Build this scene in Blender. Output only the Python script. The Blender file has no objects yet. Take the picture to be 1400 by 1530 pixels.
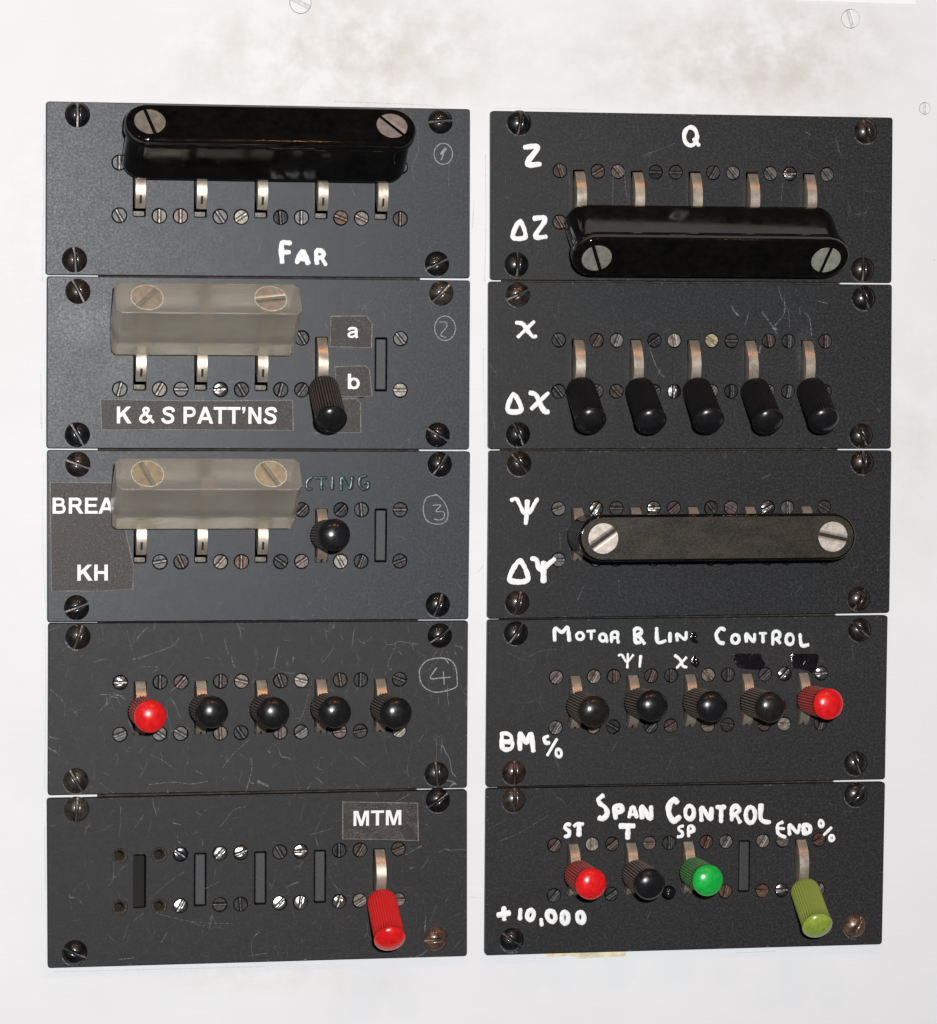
import bpy, bmesh, math, random
from mathutils import Vector, Matrix, Euler
random.seed(7)
S = bpy.context.scene
C = S.collection
S.unit_settings.system = 'METRIC'; S.unit_settings.scale_length = 0.001   # one unit is one millimetre
R_ = math.radians

# ------------------------------------------------------------------ camera
# pose solved from the panels' corners; board surface is the plane y = 0, the viewer is at -y
F_PX = 5294.20106
A_, B_, G_ = 0.051056148, -0.208182034, 0.006928869
def m_rot(a, b, c):
    ca, sa, cb, sb, cc, sc = math.cos(a), math.sin(a), math.cos(b), math.sin(b), math.cos(c), math.sin(c)
    return (Matrix(((cc, -sc, 0), (sc, cc, 0), (0, 0, 1))) @ Matrix(((1, 0, 0), (0, ca, -sa), (0, sa, ca)))
            @ Matrix(((cb, 0, sb), (0, 1, 0), (-sb, 0, cb))))
RC = m_rot(A_, B_, G_)                       # plane axes (right, down, away) -> camera axes
TC = Vector((0, 0, 1116.243683))
P2W = Matrix(((1, 0, 0), (0, 0, 1), (0, -1, 0)))
cam_plane = -(RC.transposed() @ TC)
CAM = P2W @ cam_plane
ax_r, ax_d, ax_f = (P2W @ Vector(RC[0])), (P2W @ Vector(RC[1])), (P2W @ Vector(RC[2]))
cam = bpy.data.objects.new('camera', bpy.data.cameras.new('camera')); C.objects.link(cam)
mw = Matrix((ax_r, -ax_d, -ax_f)).transposed().to_4x4(); mw.translation = CAM
cam.matrix_world = mw
cam.data.sensor_fit = 'HORIZONTAL'; cam.data.sensor_width = 36; cam.data.lens = F_PX / 1400 * 36
cam.data.clip_start = 10; cam.data.clip_end = 6000
S.camera = cam

def ray(px, py, h):
    """point of the real place at height h (mm) over the board that the photo shows at (px, py): plane coords"""
    d = RC.transposed() @ Vector(((px - 700) / F_PX, (py - 765) / F_PX, 1))
    t = (-h - cam_plane.z) / d.z
    p = cam_plane + d * t
    return p.x, p.y

# ------------------------------------------------------------------ world, lamps, exposure
S.world = bpy.data.worlds.new('World'); S.world.use_nodes = True
bg = S.world.node_tree.nodes['Background']
bg.inputs[0].default_value = (0.9, 0.92, 1.0, 1); bg.inputs[1].default_value = 0.04
S.view_settings.view_transform = 'Standard'; S.view_settings.look = 'None'
S.view_settings.exposure = 0; S.view_settings.gamma = 1
def area(name, loc, target, sx, sy, power, col):
    l = bpy.data.lights.new(name, 'AREA'); l.shape = 'RECTANGLE'; l.size = sx; l.size_y = sy
    l.energy = power; l.color = col
    o = bpy.data.objects.new(name, l); C.objects.link(o); o.location = loc
    o.rotation_euler = (Vector(target) - Vector(loc)).to_track_quat('-Z', 'Y').to_euler()
    return o
flash_at = CAM + ax_r * 42 - ax_d * 46 - ax_f * 5
area('camera_flash', flash_at, (60, 0, 0), 26, 14, 1.30e7, (0.985, 0.995, 1.0))
area('room_lamp', (150, -1050, 1150), (0, 0, 0), 34, 18, 1.5e6, (1.0, 0.42, 0.16))
area('third_room_lamp', (-420, -980, 1080), (0, 0, 0), 26, 18, 8e5, (1.0, 0.42, 0.16))
area('second_room_lamp', (520, -1000, 1100), (0, 0, 0), 24, 16, 6e5, (1.0, 0.45, 0.2))

# ------------------------------------------------------------------ node helpers
def mat(name):
    m = bpy.data.materials.new(name); m.use_nodes = True
    return m, m.node_tree, m.node_tree.nodes['Principled BSDF']
def N(nt, t, **kw):
    n = nt.nodes.new(t)
    for k, v in kw.items(): setattr(n, k, v)
    return n
def L(nt, a, b): nt.links.new(a, b)
def mixc(nt, fac, a, b, mode='MIX'):
    n = N(nt, 'ShaderNodeMix', data_type='RGBA', blend_type=mode)
    for s, v in ((n.inputs[0], fac), (n.inputs[6], a), (n.inputs[7], b)):
        if hasattr(v, 'is_output'): L(nt, v, s)
        elif isinstance(v, (int, float)): s.default_value = v
        else: s.default_value = (*v, 1)
    return n.outputs[2]
def math_(nt, op, a, b=None, clamp=False):
    n = N(nt, 'ShaderNodeMath', operation=op, use_clamp=clamp)
    for s, v in zip(n.inputs, (a, b)):
        if v is None: continue
        if hasattr(v, 'is_output'): L(nt, v, s)
        else: s.default_value = v
    return n.outputs[0]
def noise(nt, vec, scale, detail=3, rough=.55, dist=0):
    n = N(nt, 'ShaderNodeTexNoise'); n.inputs['Scale'].default_value = scale; n.inputs['Detail'].default_value = detail
    n.inputs['Roughness'].default_value = rough; n.inputs['Distortion'].default_value = dist
    if vec is not None: L(nt, vec, n.inputs['Vector'])
    return n.outputs[0]
def ramp(nt, fac, a, b, ca=0.0, cb=1.0):
    n = N(nt, 'ShaderNodeMapRange'); n.clamp = True
    L(nt, fac, n.inputs[0])
    for i, v in zip((1, 2, 3, 4), (a, b, ca, cb)): n.inputs[i].default_value = v
    return n.outputs[0]
def coords(nt, scale=(1, 1, 1), rot=(0, 0, 0), loc=(0, 0, 0), kind='Object'):
    tc = N(nt, 'ShaderNodeTexCoord'); mp = N(nt, 'ShaderNodeMapping')
    mp.inputs['Scale'].default_value = scale; mp.inputs['Rotation'].default_value = rot; mp.inputs['Location'].default_value = loc
    L(nt, tc.outputs[kind], mp.inputs[0]); return mp.outputs[0]
def bump(nt, bs, h, strength, dist=1.0):
    b = N(nt, 'ShaderNodeBump'); b.inputs['Strength'].default_value = strength; b.inputs['Distance'].default_value = dist
    L(nt, h, b.inputs['Height']); L(nt, b.outputs[0], bs.inputs['Normal'])
def spot(nt, vec, x, y, rx, ry):
    """soft elliptical mask, 1 in the middle"""
    v = N(nt, 'ShaderNodeVectorMath', operation='SUBTRACT'); L(nt, vec, v.inputs[0]); v.inputs[1].default_value = (x, y, 0)
    w = N(nt, 'ShaderNodeVectorMath', operation='MULTIPLY'); L(nt, v.outputs[0], w.inputs[0]); w.inputs[1].default_value = (1 / rx, 1 / ry, 0)
    l = N(nt, 'ShaderNodeVectorMath', operation='LENGTH'); L(nt, w.outputs[0], l.inputs[0])
    return ramp(nt, l.outputs['Value'], 0.1, 1.0, 1.0, 0.0)

# ------------------------------------------------------------------ materials
def plate_material(seed, base, rough, spec, scratch, spots=(), wear=0.3):
    m, nt, bs = mat('plate_enamel')
    v = coords(nt, loc=(seed * 37.1, seed * 11.3, 0)); raw = coords(nt)
    big = noise(nt, v, 0.03, 4, .6); fine = noise(nt, v, 1.35, 3, .9); mid = noise(nt, v, 0.22, 5, .7)
    col = mixc(nt, ramp(nt, big, .3, .7), tuple(c * .86 for c in base), tuple(c * 1.14 for c in base))
    col = mixc(nt, math_(nt, 'MULTIPLY', ramp(nt, fine, .47, .66), .9), col, tuple(c * 2.2 + .024 for c in base))
    col = mixc(nt, math_(nt, 'MULTIPLY', ramp(nt, noise(nt, v, .5, 2, .6), .5, .7), .35), col, tuple(c * .55 for c in base))
    # hair scratches: cell borders bent by noise and broken up
    def hair(scale, width, dist, lo, sd):
        vv = coords(nt, loc=(sd, sd * 1.7, 0), scale=(1, .55, 1), rot=(0, 0, sd))
        nz = N(nt, 'ShaderNodeTexNoise'); nz.inputs['Scale'].default_value = scale * 1.2; nz.inputs['Detail'].default_value = 2
        L(nt, vv, nz.inputs['Vector'])
        ad = N(nt, 'ShaderNodeVectorMath', operation='MULTIPLY_ADD'); L(nt, nz.outputs['Color'], ad.inputs[0])
        ad.inputs[1].default_value = (dist, dist, 0); L(nt, vv, ad.inputs[2])
        vo = N(nt, 'ShaderNodeTexVoronoi', feature='DISTANCE_TO_EDGE'); vo.inputs['Scale'].default_value = scale
        L(nt, ad.outputs[0], vo.inputs['Vector'])
        line = ramp(nt, vo.outputs['Distance'], width * .3, width, 1, 0)
        return math_(nt, 'MULTIPLY', line, ramp(nt, noise(nt, vv, scale * 2.2, 3, .6), lo, lo + .16))
    h = math_(nt, 'MAXIMUM', hair(.07, .006, 9, .56 - .05 * scratch, seed + .3), hair(.13, .008, 7, .60 - .06 * scratch, seed * 1.7 + 4))
    h = math_(nt, 'MULTIPLY', h, .38 * scratch)
    col = mixc(nt, h, col, (.34, .35, .38))
    # dull rubbed patches and specks
    rub = math_(nt, 'MULTIPLY', ramp(nt, mid, .58, .8), .07 * wear)
    col = mixc(nt, rub, col, (.30, .30, .32))
    speck = ramp(nt, noise(nt, v, 1.15, 1, .5), .80, .84)
    col = mixc(nt, math_(nt, 'MULTIPLY', speck, .5), col, (.4, .4, .42))
    for (x, y, rx, ry, c, amt, sc) in spots:
        k = math_(nt, 'MULTIPLY', spot(nt, raw, x, y, rx, ry), ramp(nt, noise(nt, v, sc, 5, .75), .44, .62))
        col = mixc(nt, math_(nt, 'MULTIPLY', k, amt), col, c)
    L(nt, col, bs.inputs['Base Color'])
    rr = ramp(nt, mid, .3, .7, rough - .02, rough + .03)
    L(nt, math_(nt, 'ADD', math_(nt, 'ADD', rr, math_(nt, 'MULTIPLY', h, .3)), ramp(nt, fine, .34, .66, -.11, .11)), bs.inputs['Roughness'])
    bs.inputs['Specular IOR Level'].default_value = spec
    bump(nt, bs, math_(nt, 'ADD', fine, math_(nt, 'MULTIPLY', mid, .6)), .06, .10)
    return m

def object_colour_material(name, metallic, rough, spec=.5, var=.25, grain=.8, bstr=.15, coat=0, bdist=.12, det=3):
    m, nt, bs = mat(name)
    oi = N(nt, 'ShaderNodeObjectInfo')
    v = coords(nt); ad = N(nt, 'ShaderNodeVectorMath', operation='ADD'); L(nt, v, ad.inputs[0])
    cb = N(nt, 'ShaderNodeCombineXYZ'); L(nt, math_(nt, 'MULTIPLY', oi.outputs['Random'], 90), cb.inputs[0]); L(nt, cb.outputs[0], ad.inputs[1])
    n1 = noise(nt, ad.outputs[0], grain, 4, .65)
    dk = mixc(nt, 1.0, oi.outputs['Color'], (1 - var * 1.6,) * 3, 'MULTIPLY')
    lt = mixc(nt, 1.0, oi.outputs['Color'], (1 + var,) * 3, 'MULTIPLY')
    L(nt, mixc(nt, ramp(nt, n1, .35, .65), dk, lt), bs.inputs['Base Color'])
    bs.inputs['Metallic'].default_value = metallic
    L(nt, ramp(nt, n1, .3, .7, rough - .06, rough + .12), bs.inputs['Roughness'])
    bs.inputs['Specular IOR Level'].default_value = spec
    bs.inputs['Coat Weight'].default_value = coat
    bs.inputs['Coat Roughness'].default_value = .13
    bump(nt, bs, noise(nt, ad.outputs[0], grain * 2.5, det, .6), bstr, bdist)
    return m
M_dome = object_colour_material('blackened_screw', .55, .36, .8, .45, .4, .2, coat=.9)
M_domeslot = object_colour_material('scraped_slot', .35, .5, .5, .35, 1.6, .3)
M_small = object_colour_material('small_screw_steel', .45, .44, .5, .3, .35, .35, bdist=.25, det=1)
M_knobcap = object_colour_material('polished_plastic', 0, .22, .5, .12, .55, .07)
M_bigscrew = object_colour_material('clamp_screw_nickel', .55, .42, .5, .12, .5, .12)

def ribs_material():
    m, nt, bs = mat('dust_sheen_ribbed_plastic')
    oi = N(nt, 'ShaderNodeObjectInfo'); v = coords(nt)
    n1 = noise(nt, v, .5, 4, .6)
    at = N(nt, 'ShaderNodeAttribute', attribute_name='rib')          # 1 on the crests
    dust_sheen = math_(nt, 'MULTIPLY', ramp(nt, n1, .3, .7, .55, 1.0), oi.outputs['Alpha'])
    c = mixc(nt, 1.0, oi.outputs['Color'], mixc(nt, oi.outputs['Alpha'], (.92, .90, .88), (.62, .55, .52)), 'MULTIPLY')
    d = mixc(nt, math_(nt, 'MULTIPLY', dust_sheen, ramp(nt, at.outputs['Fac'], .2, 1, .04, .9)), c, (.42, .34, .28))  # flash sheen on the crests painted into the colour, along with dust
    L(nt, d, bs.inputs['Base Color']); bs.inputs['Roughness'].default_value = .50
    bs.inputs['Specular IOR Level'].default_value = .30
    return m
M_rib = ribs_material()

def metal_material():
    m, nt, bs = mat('nickel_lever')
    v = coords(nt, kind='Object'); oi = N(nt, 'ShaderNodeObjectInfo')
    ad = N(nt, 'ShaderNodeVectorMath', operation='ADD'); L(nt, v, ad.inputs[0])
    cb = N(nt, 'ShaderNodeCombineXYZ'); L(nt, math_(nt, 'MULTIPLY', oi.outputs['Random'], 77), cb.inputs[0]); L(nt, cb.outputs[0], ad.inputs[1])
    n1 = noise(nt, ad.outputs[0], .30, 4, .6); n2 = noise(nt, ad.outputs[0], .9, 5, .7)
    col = mixc(nt, ramp(nt, n1, .3, .7), (.46, .385, .30), (.60, .54, .45))
    col = mixc(nt, math_(nt, 'MULTIPLY', ramp(nt, n2, .62, .72), .7), col, (.12, .07, .035))
    L(nt, col, bs.inputs['Base Color'])
    bs.inputs['Metallic'].default_value = .68; L(nt, ramp(nt, n1, .3, .7, .29, .42), bs.inputs['Roughness'])
    bump(nt, bs, n2, .15, .1)
    return m
M_metal = metal_material()

def plain(name, col, rough=.5, metallic=0, spec=.5, var=.0, scale=1.0, bstr=0):
    m, nt, bs = mat(name)
    n1 = noise(nt, coords(nt), scale, 4, .6)
    L(nt, mixc(nt, ramp(nt, n1, .35, .65), tuple(c * (1 - var) for c in col), tuple(min(1, c * (1 + var)) for c in col)), bs.inputs['Base Color'])
    bs.inputs['Roughness'].default_value = rough; bs.inputs['Metallic'].default_value = metallic
    bs.inputs['Specular IOR Level'].default_value = spec
    if bstr: bump(nt, bs, noise(nt, coords(nt), scale * 2, 3, .6), bstr, .1)
    return m
M_dark = plain('dark_gap', (.012, .011, .010), .8, var=.2)
M_inside = plain('cabinet_dark', (.060, .052, .034), .9, var=.3, scale=.05)
M_seat = plain('pale_screw_seat', (.62, .58, .50), .4, var=.35, scale=.9)
M_rail = plain('dusty_brown_rail', (.045, .036, .028), .85, var=.5, scale=.3)
M_hole = plain('bare_countersink', (.17, .145, .12), .32, .7, var=.5, scale=1.2, bstr=.3)
M_strip = plain('blank_strip', (.030, .031, .034), .5, var=.25, scale=1.0, bstr=.2)
M_paint = plain('white_hand_paint', (.90, .905, .905), .40, var=.08, scale=.8, bstr=.3)
M_print = plain('white_print', (.86, .86, .86), .4, var=.02)
M_over = plain('black_overpaint', (.006, .005, .007), .12, spec=.9, var=.4, scale=.8, bstr=.9)
M_teal = plain('green_overpaint', (.018, .038, .040), .3, spec=.5, var=.8, scale=.6, bstr=.45)
M_cream = plain('tape_residue', (.75, .66, .45), .8, var=.2, scale=.4, bstr=.3)
M_paper = plain('white_paper', (.90, .90, .90), .7, var=.01)

def chalk(name, col, amt, sc=1.6, lo=.3, hi=.6):
    m, nt, bs = mat(name)
    n1 = noise(nt, coords(nt), sc, 4, .7)
    bs.inputs['Base Color'].default_value = (*col, 1); bs.inputs['Roughness'].default_value = .7
    L(nt, ramp(nt, n1, lo, hi, amt * .12, amt), bs.inputs['Alpha'])
    return m
M_pencil = chalk('pencil_line', (.52, .53, .55), .75)
M_dirt = chalk('dirt_line', (.34, .33, .32), .25)
M_scratch = chalk('scratch_line', (.40, .42, .46), .46, 1.3, .44, .60)

def tape_material():
    m, nt, bs = mat('black_printed_tape')
    v = coords(nt); n1 = noise(nt, v, .22, 5, .7, 1.5); n2 = noise(nt, v, 1.8, 4, .7)
    col = mixc(nt, ramp(nt, n1, .3, .7), (.022, .018, .016), (.040, .034, .031))
    dust_sheen = math_(nt, 'MULTIPLY', ramp(nt, n2, .45, .7), ramp(nt, n1, .42, .62, .12, .75))
    col = mixc(nt, dust_sheen, col, (.20, .18, .165))
    L(nt, col, bs.inputs['Base Color']); L(nt, ramp(nt, n1, .3, .7, .42, .6), bs.inputs['Roughness']); bs.inputs['Specular IOR Level'].default_value = .28
    bump(nt, bs, n1, .25, .2)
    return m
M_tape = tape_material()
M_tapeedge = chalk('tape_edge', (.42, .40, .36), .7)

def bakelite():
    m, nt, bs = mat('black_bakelite')
    v = coords(nt); n1 = noise(nt, v, .25, 5, .65); n2 = noise(nt, v, 1.4, 3, .6)
    L(nt, mixc(nt, ramp(nt, n1, .35, .7), (.002, .0018, .0016), (.006, .0055, .0045)), bs.inputs['Base Color'])
    L(nt, ramp(nt, n1, .35, .75, .07, .17), bs.inputs['Roughness'])
    bs.inputs['Specular IOR Level'].default_value = .42
    bump(nt, bs, n2, .06, .05)
    return m
M_bake = bakelite()
def worn_bakelite():
    m, nt, bs = mat('worn_bakelite')
    v = coords(nt, scale=(.6, 1, 1)); n1 = noise(nt, v, .16, 5, .65); n2 = noise(nt, coords(nt, scale=(.7, 1.2, 1), rot=(0, 0, .5)), 1.8, 4, .7)
    a = mixc(nt, ramp(nt, n1, .35, .65), (.008, .0065, .004), (.034, .027, .014))
    L(nt, mixc(nt, math_(nt, 'MULTIPLY', ramp(nt, n2, .5, .75), .35), a, (.06, .05, .03)), bs.inputs['Base Color'])
    L(nt, ramp(nt, n2, .35, .75, .30, .5), bs.inputs['Roughness'])
    bump(nt, bs, n2, .25, .08)
    return m
M_worn = worn_bakelite()

def acrylic():
    m, nt, bs = mat('frosted_acrylic')
    n1 = noise(nt, coords(nt), .10, 2, .5)
    L(nt, mixc(nt, ramp(nt, n1, .3, .7), (.78, .73, .62), (.86, .82, .71)), bs.inputs['Base Color'])
    bs.inputs['Roughness'].default_value = .31
    bs.inputs['Transmission Weight'].default_value = .81; bs.inputs['IOR'].default_value = 1.45
    return m
M_acryl = acrylic()

def board_material():
    m, nt, bs = mat('white_painted_board')
    v = coords(nt); st = coords(nt, scale=(.05, 1, 1))
    n_big = noise(nt, v, .018, 5, .6); streak = noise(nt, st, 1.1, 4, .7); n_mid = noise(nt, v, .07, 5, .65); fine = noise(nt, v, 1.1, 3, .6)
    col = mixc(nt, ramp(nt, n_big, .3, .7), (.765, .772, .785), (.812, .820, .833))
    col = mixc(nt, math_(nt, 'MULTIPLY', ramp(nt, streak, .35, .75), .22), col, (.74, .74, .75))
    for (px, py, rx, ry, amt) in ((520, 80, 60, 34, .8), (640, 60, 50, 26, .4), (1110, 70, 75, 28, .7), (1190, 90, 36, 24, .6), (1000, 120, 60, 20, .35),
                                  (330, 110, 60, 22, .25), (380, 1455, 40, 8, .4), (1370, 640, 20, 60, .35), (40, 330, 20, 50, .2), (560, 1470, 30, 14, .2)):
        X, Y = ray(px, py, 0)
        k = math_(nt, 'MULTIPLY', spot(nt, v, X, -Y, rx, ry), ramp(nt, n_mid, .38, .66))
        col = mixc(nt, math_(nt, 'MULTIPLY', k, amt * .95), col, (.57, .55, .49))
    sp = ramp(nt, noise(nt, v, .33, 2, .5), .79, .82)
    col = mixc(nt, math_(nt, 'MULTIPLY', sp, .6), col, (.35, .34, .32))
    # dirt worked into the paint beside the panels
    L(nt, col, bs.inputs['Base Color']); bs.inputs['Roughness'].default_value = .66
    bs.inputs['Specular IOR Level'].default_value = .4
    bump(nt, bs, math_(nt, 'ADD', streak, math_(nt, 'MULTIPLY', fine, .5)), .25, .12)
    return m
M_board = board_material()
M_boardscrew = plain('painted_over_screw', (.78, .78, .78), .6, var=.03, bstr=.2)
M_groove = plain('painted_groove', (.60, .61, .62), .7, var=.2)

# ------------------------------------------------------------------ object helpers
def tag(o, label=None, cat=None, group=None, kind=None):
    if label: o['label'] = label
    if cat: o['category'] = cat
    if group: o['group'] = group
    if kind: o['kind'] = kind
    return o
def link(name, me, parent=None, mats=(), smooth=False):
    if smooth:
        for p in me.polygons: p.use_smooth = True
    for m in mats:
        if m is not None and len(me.materials) < len(mats): me.materials.append(m)
    o = bpy.data.objects.new(name, me); C.objects.link(o)
    if parent is not None: o.parent = parent
    return o
def from_bm(bm, name):
    me = bpy.data.meshes.new(name); bm.to_mesh(me); bm.free(); return me
def empty(name, M):
    o = bpy.data.objects.new(name, None); C.objects.link(o); o.empty_display_size = 5
    o.matrix_world = M; return o
FRONT = Matrix.Rotation(R_(90), 4, 'X')      # x right, y up, z out of the board
def front_matrix(X, Y, h, ang=0):
    return Matrix.Translation((X, -h, -Y)) @ FRONT @ Matrix.Rotation(-ang, 4, 'Z')

def bevel_mod(me_obj, w, seg=2):
    b = me_obj.modifiers.new('edge', 'BEVEL'); b.width = w; b.segments = seg; b.limit_method = 'ANGLE'; b.angle_limit = R_(40)
    return b
def bake(o):
    """apply the modifiers without operators"""
    dg = bpy.context.evaluated_depsgraph_get()
    me = bpy.data.meshes.new_from_object(o.evaluated_get(dg)); o.modifiers.clear(); o.data = me; return o

def curve_plate(splines, depth, bev, res=1):
    """flat sheet with holes, as mesh; splines = closed point lists; front at z = 0, back at -depth"""
    cu = bpy.data.curves.new('sheet', 'CURVE'); cu.dimensions = '2D'; cu.fill_mode = 'BOTH'
    cu.extrude = depth / 2 - bev; cu.bevel_depth = bev; cu.bevel_resolution = res; cu.offset = -bev
    for pts in splines:
        s = cu.splines.new('POLY'); s.points.add(len(pts) - 1); s.use_cyclic_u = True
        for q, p in zip(s.points, pts): q.co = (p[0], p[1], 0, 1)
    o = bpy.data.objects.new('tmp', cu); C.objects.link(o)
    dg = bpy.context.evaluated_depsgraph_get()
    me = bpy.data.meshes.new_from_object(o.evaluated_get(dg))
    bpy.data.objects.remove(o); bpy.data.curves.remove(cu)
    me.transform(Matrix.Translation((0, 0, -depth / 2)))
    return me
def circle(x, y, r, n=24): return [(x + r * math.cos(2 * math.pi * i / n), y + r * math.sin(2 * math.pi * i / n)) for i in range(n)]
def rrect(x0, y0, x1, y1, r, n=4):
    out = []
    for cx, cy, a in ((x1 - r, y1 - r, 0), (x0 + r, y1 - r, 90), (x0 + r, y0 + r, 180), (x1 - r, y0 + r, 270)):
        for i in range(n + 1):
            t = R_(a + 90 * i / n); out.append((cx + r * math.cos(t), cy + r * math.sin(t)))
    return out

def box_bm(bm, x0, x1, y0, y1, z0, z1, mi=0):
    v = [bm.verts.new(p) for p in ((x0, y0, z0), (x1, y0, z0), (x1, y1, z0), (x0, y1, z0), (x0, y0, z1), (x1, y0, z1), (x1, y1, z1), (x0, y1, z1))]
    for f in ((0, 3, 2, 1), (4, 5, 6, 7), (0, 1, 5, 4), (1, 2, 6, 5), (2, 3, 7, 6), (3, 0, 4, 7)):
        bm.faces.new([v[i] for i in f]).material_index = mi

def slotted_head(name, r, h, slot, depth, rim, nx=12, ny=6, chew=0.0, seed=0):
    """round screw head with a cut slot along x; cap height h, side wall down by rim; slot faces use material 1"""
    rnd = random.Random(seed)
    Rr = (r * r + h * h) / (2 * h) if h > 0 else None
    def z(x, y):
        d2 = min(x * x + y * y, r * r)
        return math.sqrt(max(Rr * Rr - d2, 0)) - (Rr - h) if Rr else 0.0
    bm = bmesh.new(); a = slot / 2
    for s in (1, -1):
        rows = []
        for j in range(ny + 1):
            y = a + (r - a) * (1 - (1 - j / ny) ** 1.6) if j < ny else r * .9995
            hx = math.sqrt(max(r * r - y * y, 1e-4)); row = []
            for i in range(nx + 1):
                x = -hx * math.cos(math.pi * i / nx)
                yy = y + (rnd.uniform(-chew, chew) if j == 0 and 0 < i < nx else 0)
                row.append(bm.verts.new((x, s * yy, z(x, yy))))
            rows.append(row)
        for j in range(ny):
            for i in range(nx):
                q = (rows[j][i], rows[j][i + 1], rows[j + 1][i + 1], rows[j + 1][i])
                f = bm.faces.new(q if s > 0 else q[::-1]); f.smooth = True
        # slot wall and half floor
        zb = min(z(0, a) - depth, z(r * .97, 0) - depth * .3) if h > 0 else -depth
        zs = [max(-rim, min(zb, v.co.z - depth * .45)) for v in rows[0]]
        lo = [bm.verts.new((v.co.x, s * a, w)) for v, w in zip(rows[0], zs)]
        mid = [bm.verts.new((v.co.x * 1.001, 0, w)) for v, w in zip(rows[0], zs)]
        for i in range(nx):
            q = (lo[i], lo[i + 1], rows[0][i + 1], rows[0][i]); f = bm.faces.new(q if s > 0 else q[::-1]); f.material_index = 1
            q = (mid[i], mid[i + 1], lo[i + 1], lo[i]); f = bm.faces.new(q if s > 0 else q[::-1]); f.material_index = 1
        # rim
        edge = [row[0] for row in rows] + [v for v in rows[-1][1:-1]] + [row[-1] for row in rows[::-1]]
        dn = [bm.verts.new((v.co.x, v.co.y, -rim)) for v in edge]
        for i in range(len(edge) - 1):
            q = (edge[i], edge[i + 1], dn[i + 1], dn[i]); bm.faces.new(q if s > 0 else q[::-1])
    return from_bm(bm, name)

# ---- painted strokes
def smooth_line(pts, step):
    out = []
    n = len(pts); closed = n > 3 and pts[0] == pts[-1]
    for i in range(n - 1):
        p1, p2 = pts[i], pts[i + 1]
        p0 = pts[i - 1] if i > 0 else (pts[-2] if closed else p1)
        p3 = pts[i + 2] if i + 2 < n else (pts[1] if closed else p2)
        d = math.dist(p1, p2); k = max(1, int(d / step))
        for j in range(k):
            t = j / k
            out.append(tuple(.5 * ((2 * p1[c]) + (-p0[c] + p2[c]) * t + (2 * p0[c] - 5 * p1[c] + 4 * p2[c] - p3[c]) * t * t + (-p0[c] + 3 * p1[c] - 3 * p2[c] + p3[c]) * t ** 3) for c in (0, 1)))
    out.append(pts[-1]); return out
def stroke(bm, pts, r, h, rnd, wob=.1, z0=0.0, curve=True, prof=6):
    """a raised brush stroke: half-elliptic section swept along pts, rounded at both ends"""
    P = smooth_line(pts, r * .55) if curve and len(pts) > 2 else [tuple(pts[0][c] + (pts[1][c] - pts[0][c]) * j / 8 for c in (0, 1)) for j in range(9)] if len(pts) == 2 else pts
    Q = [(P[0], 0)]
    rings = []; n = len(P)
    def tan(i):
        a, b = P[max(i - 1, 0)], P[min(i + 1, n - 1)]; d = math.dist(a, b) or 1; return ((b[0] - a[0]) / d, (b[1] - a[1]) / d)
    seq = []
    t0 = tan(0); t1 = tan(n - 1)
    for k in (1, .8, .45): seq.append(((P[0][0] - t0[0] * r * k * .8, P[0][1] - t0[1] * r * k * .8), t0, math.sqrt(max(0, 1 - k * k)) + .02))
    for i in range(n): seq.append((P[i], tan(i), 1))
    for k in (.45, .8, 1): seq.append(((P[-1][0] + t1[0] * r * k * .8, P[-1][1] + t1[1] * r * k * .8), t1, math.sqrt(max(0, 1 - k * k)) + .02))
    w = 1.0
    for (p, t, s) in seq:
        w = .6 * w + .4 * (1 + rnd.uniform(-wob, wob) * 2)
        ring = []
        for j in range(prof + 1):
            a = math.pi * j / prof
            u = math.cos(a) * r * s * w; zz = math.sin(a) * h * s * w
            ring.append(bm.verts.new((p[0] - t[1] * u, p[1] + t[0] * u, z0 + zz)))
        rings.append(ring)
    for a, b in zip(rings, rings[1:]):
        for j in range(prof):
            f = bm.faces.new((a[j], b[j], b[j + 1], a[j + 1])); f.smooth = True

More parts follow.
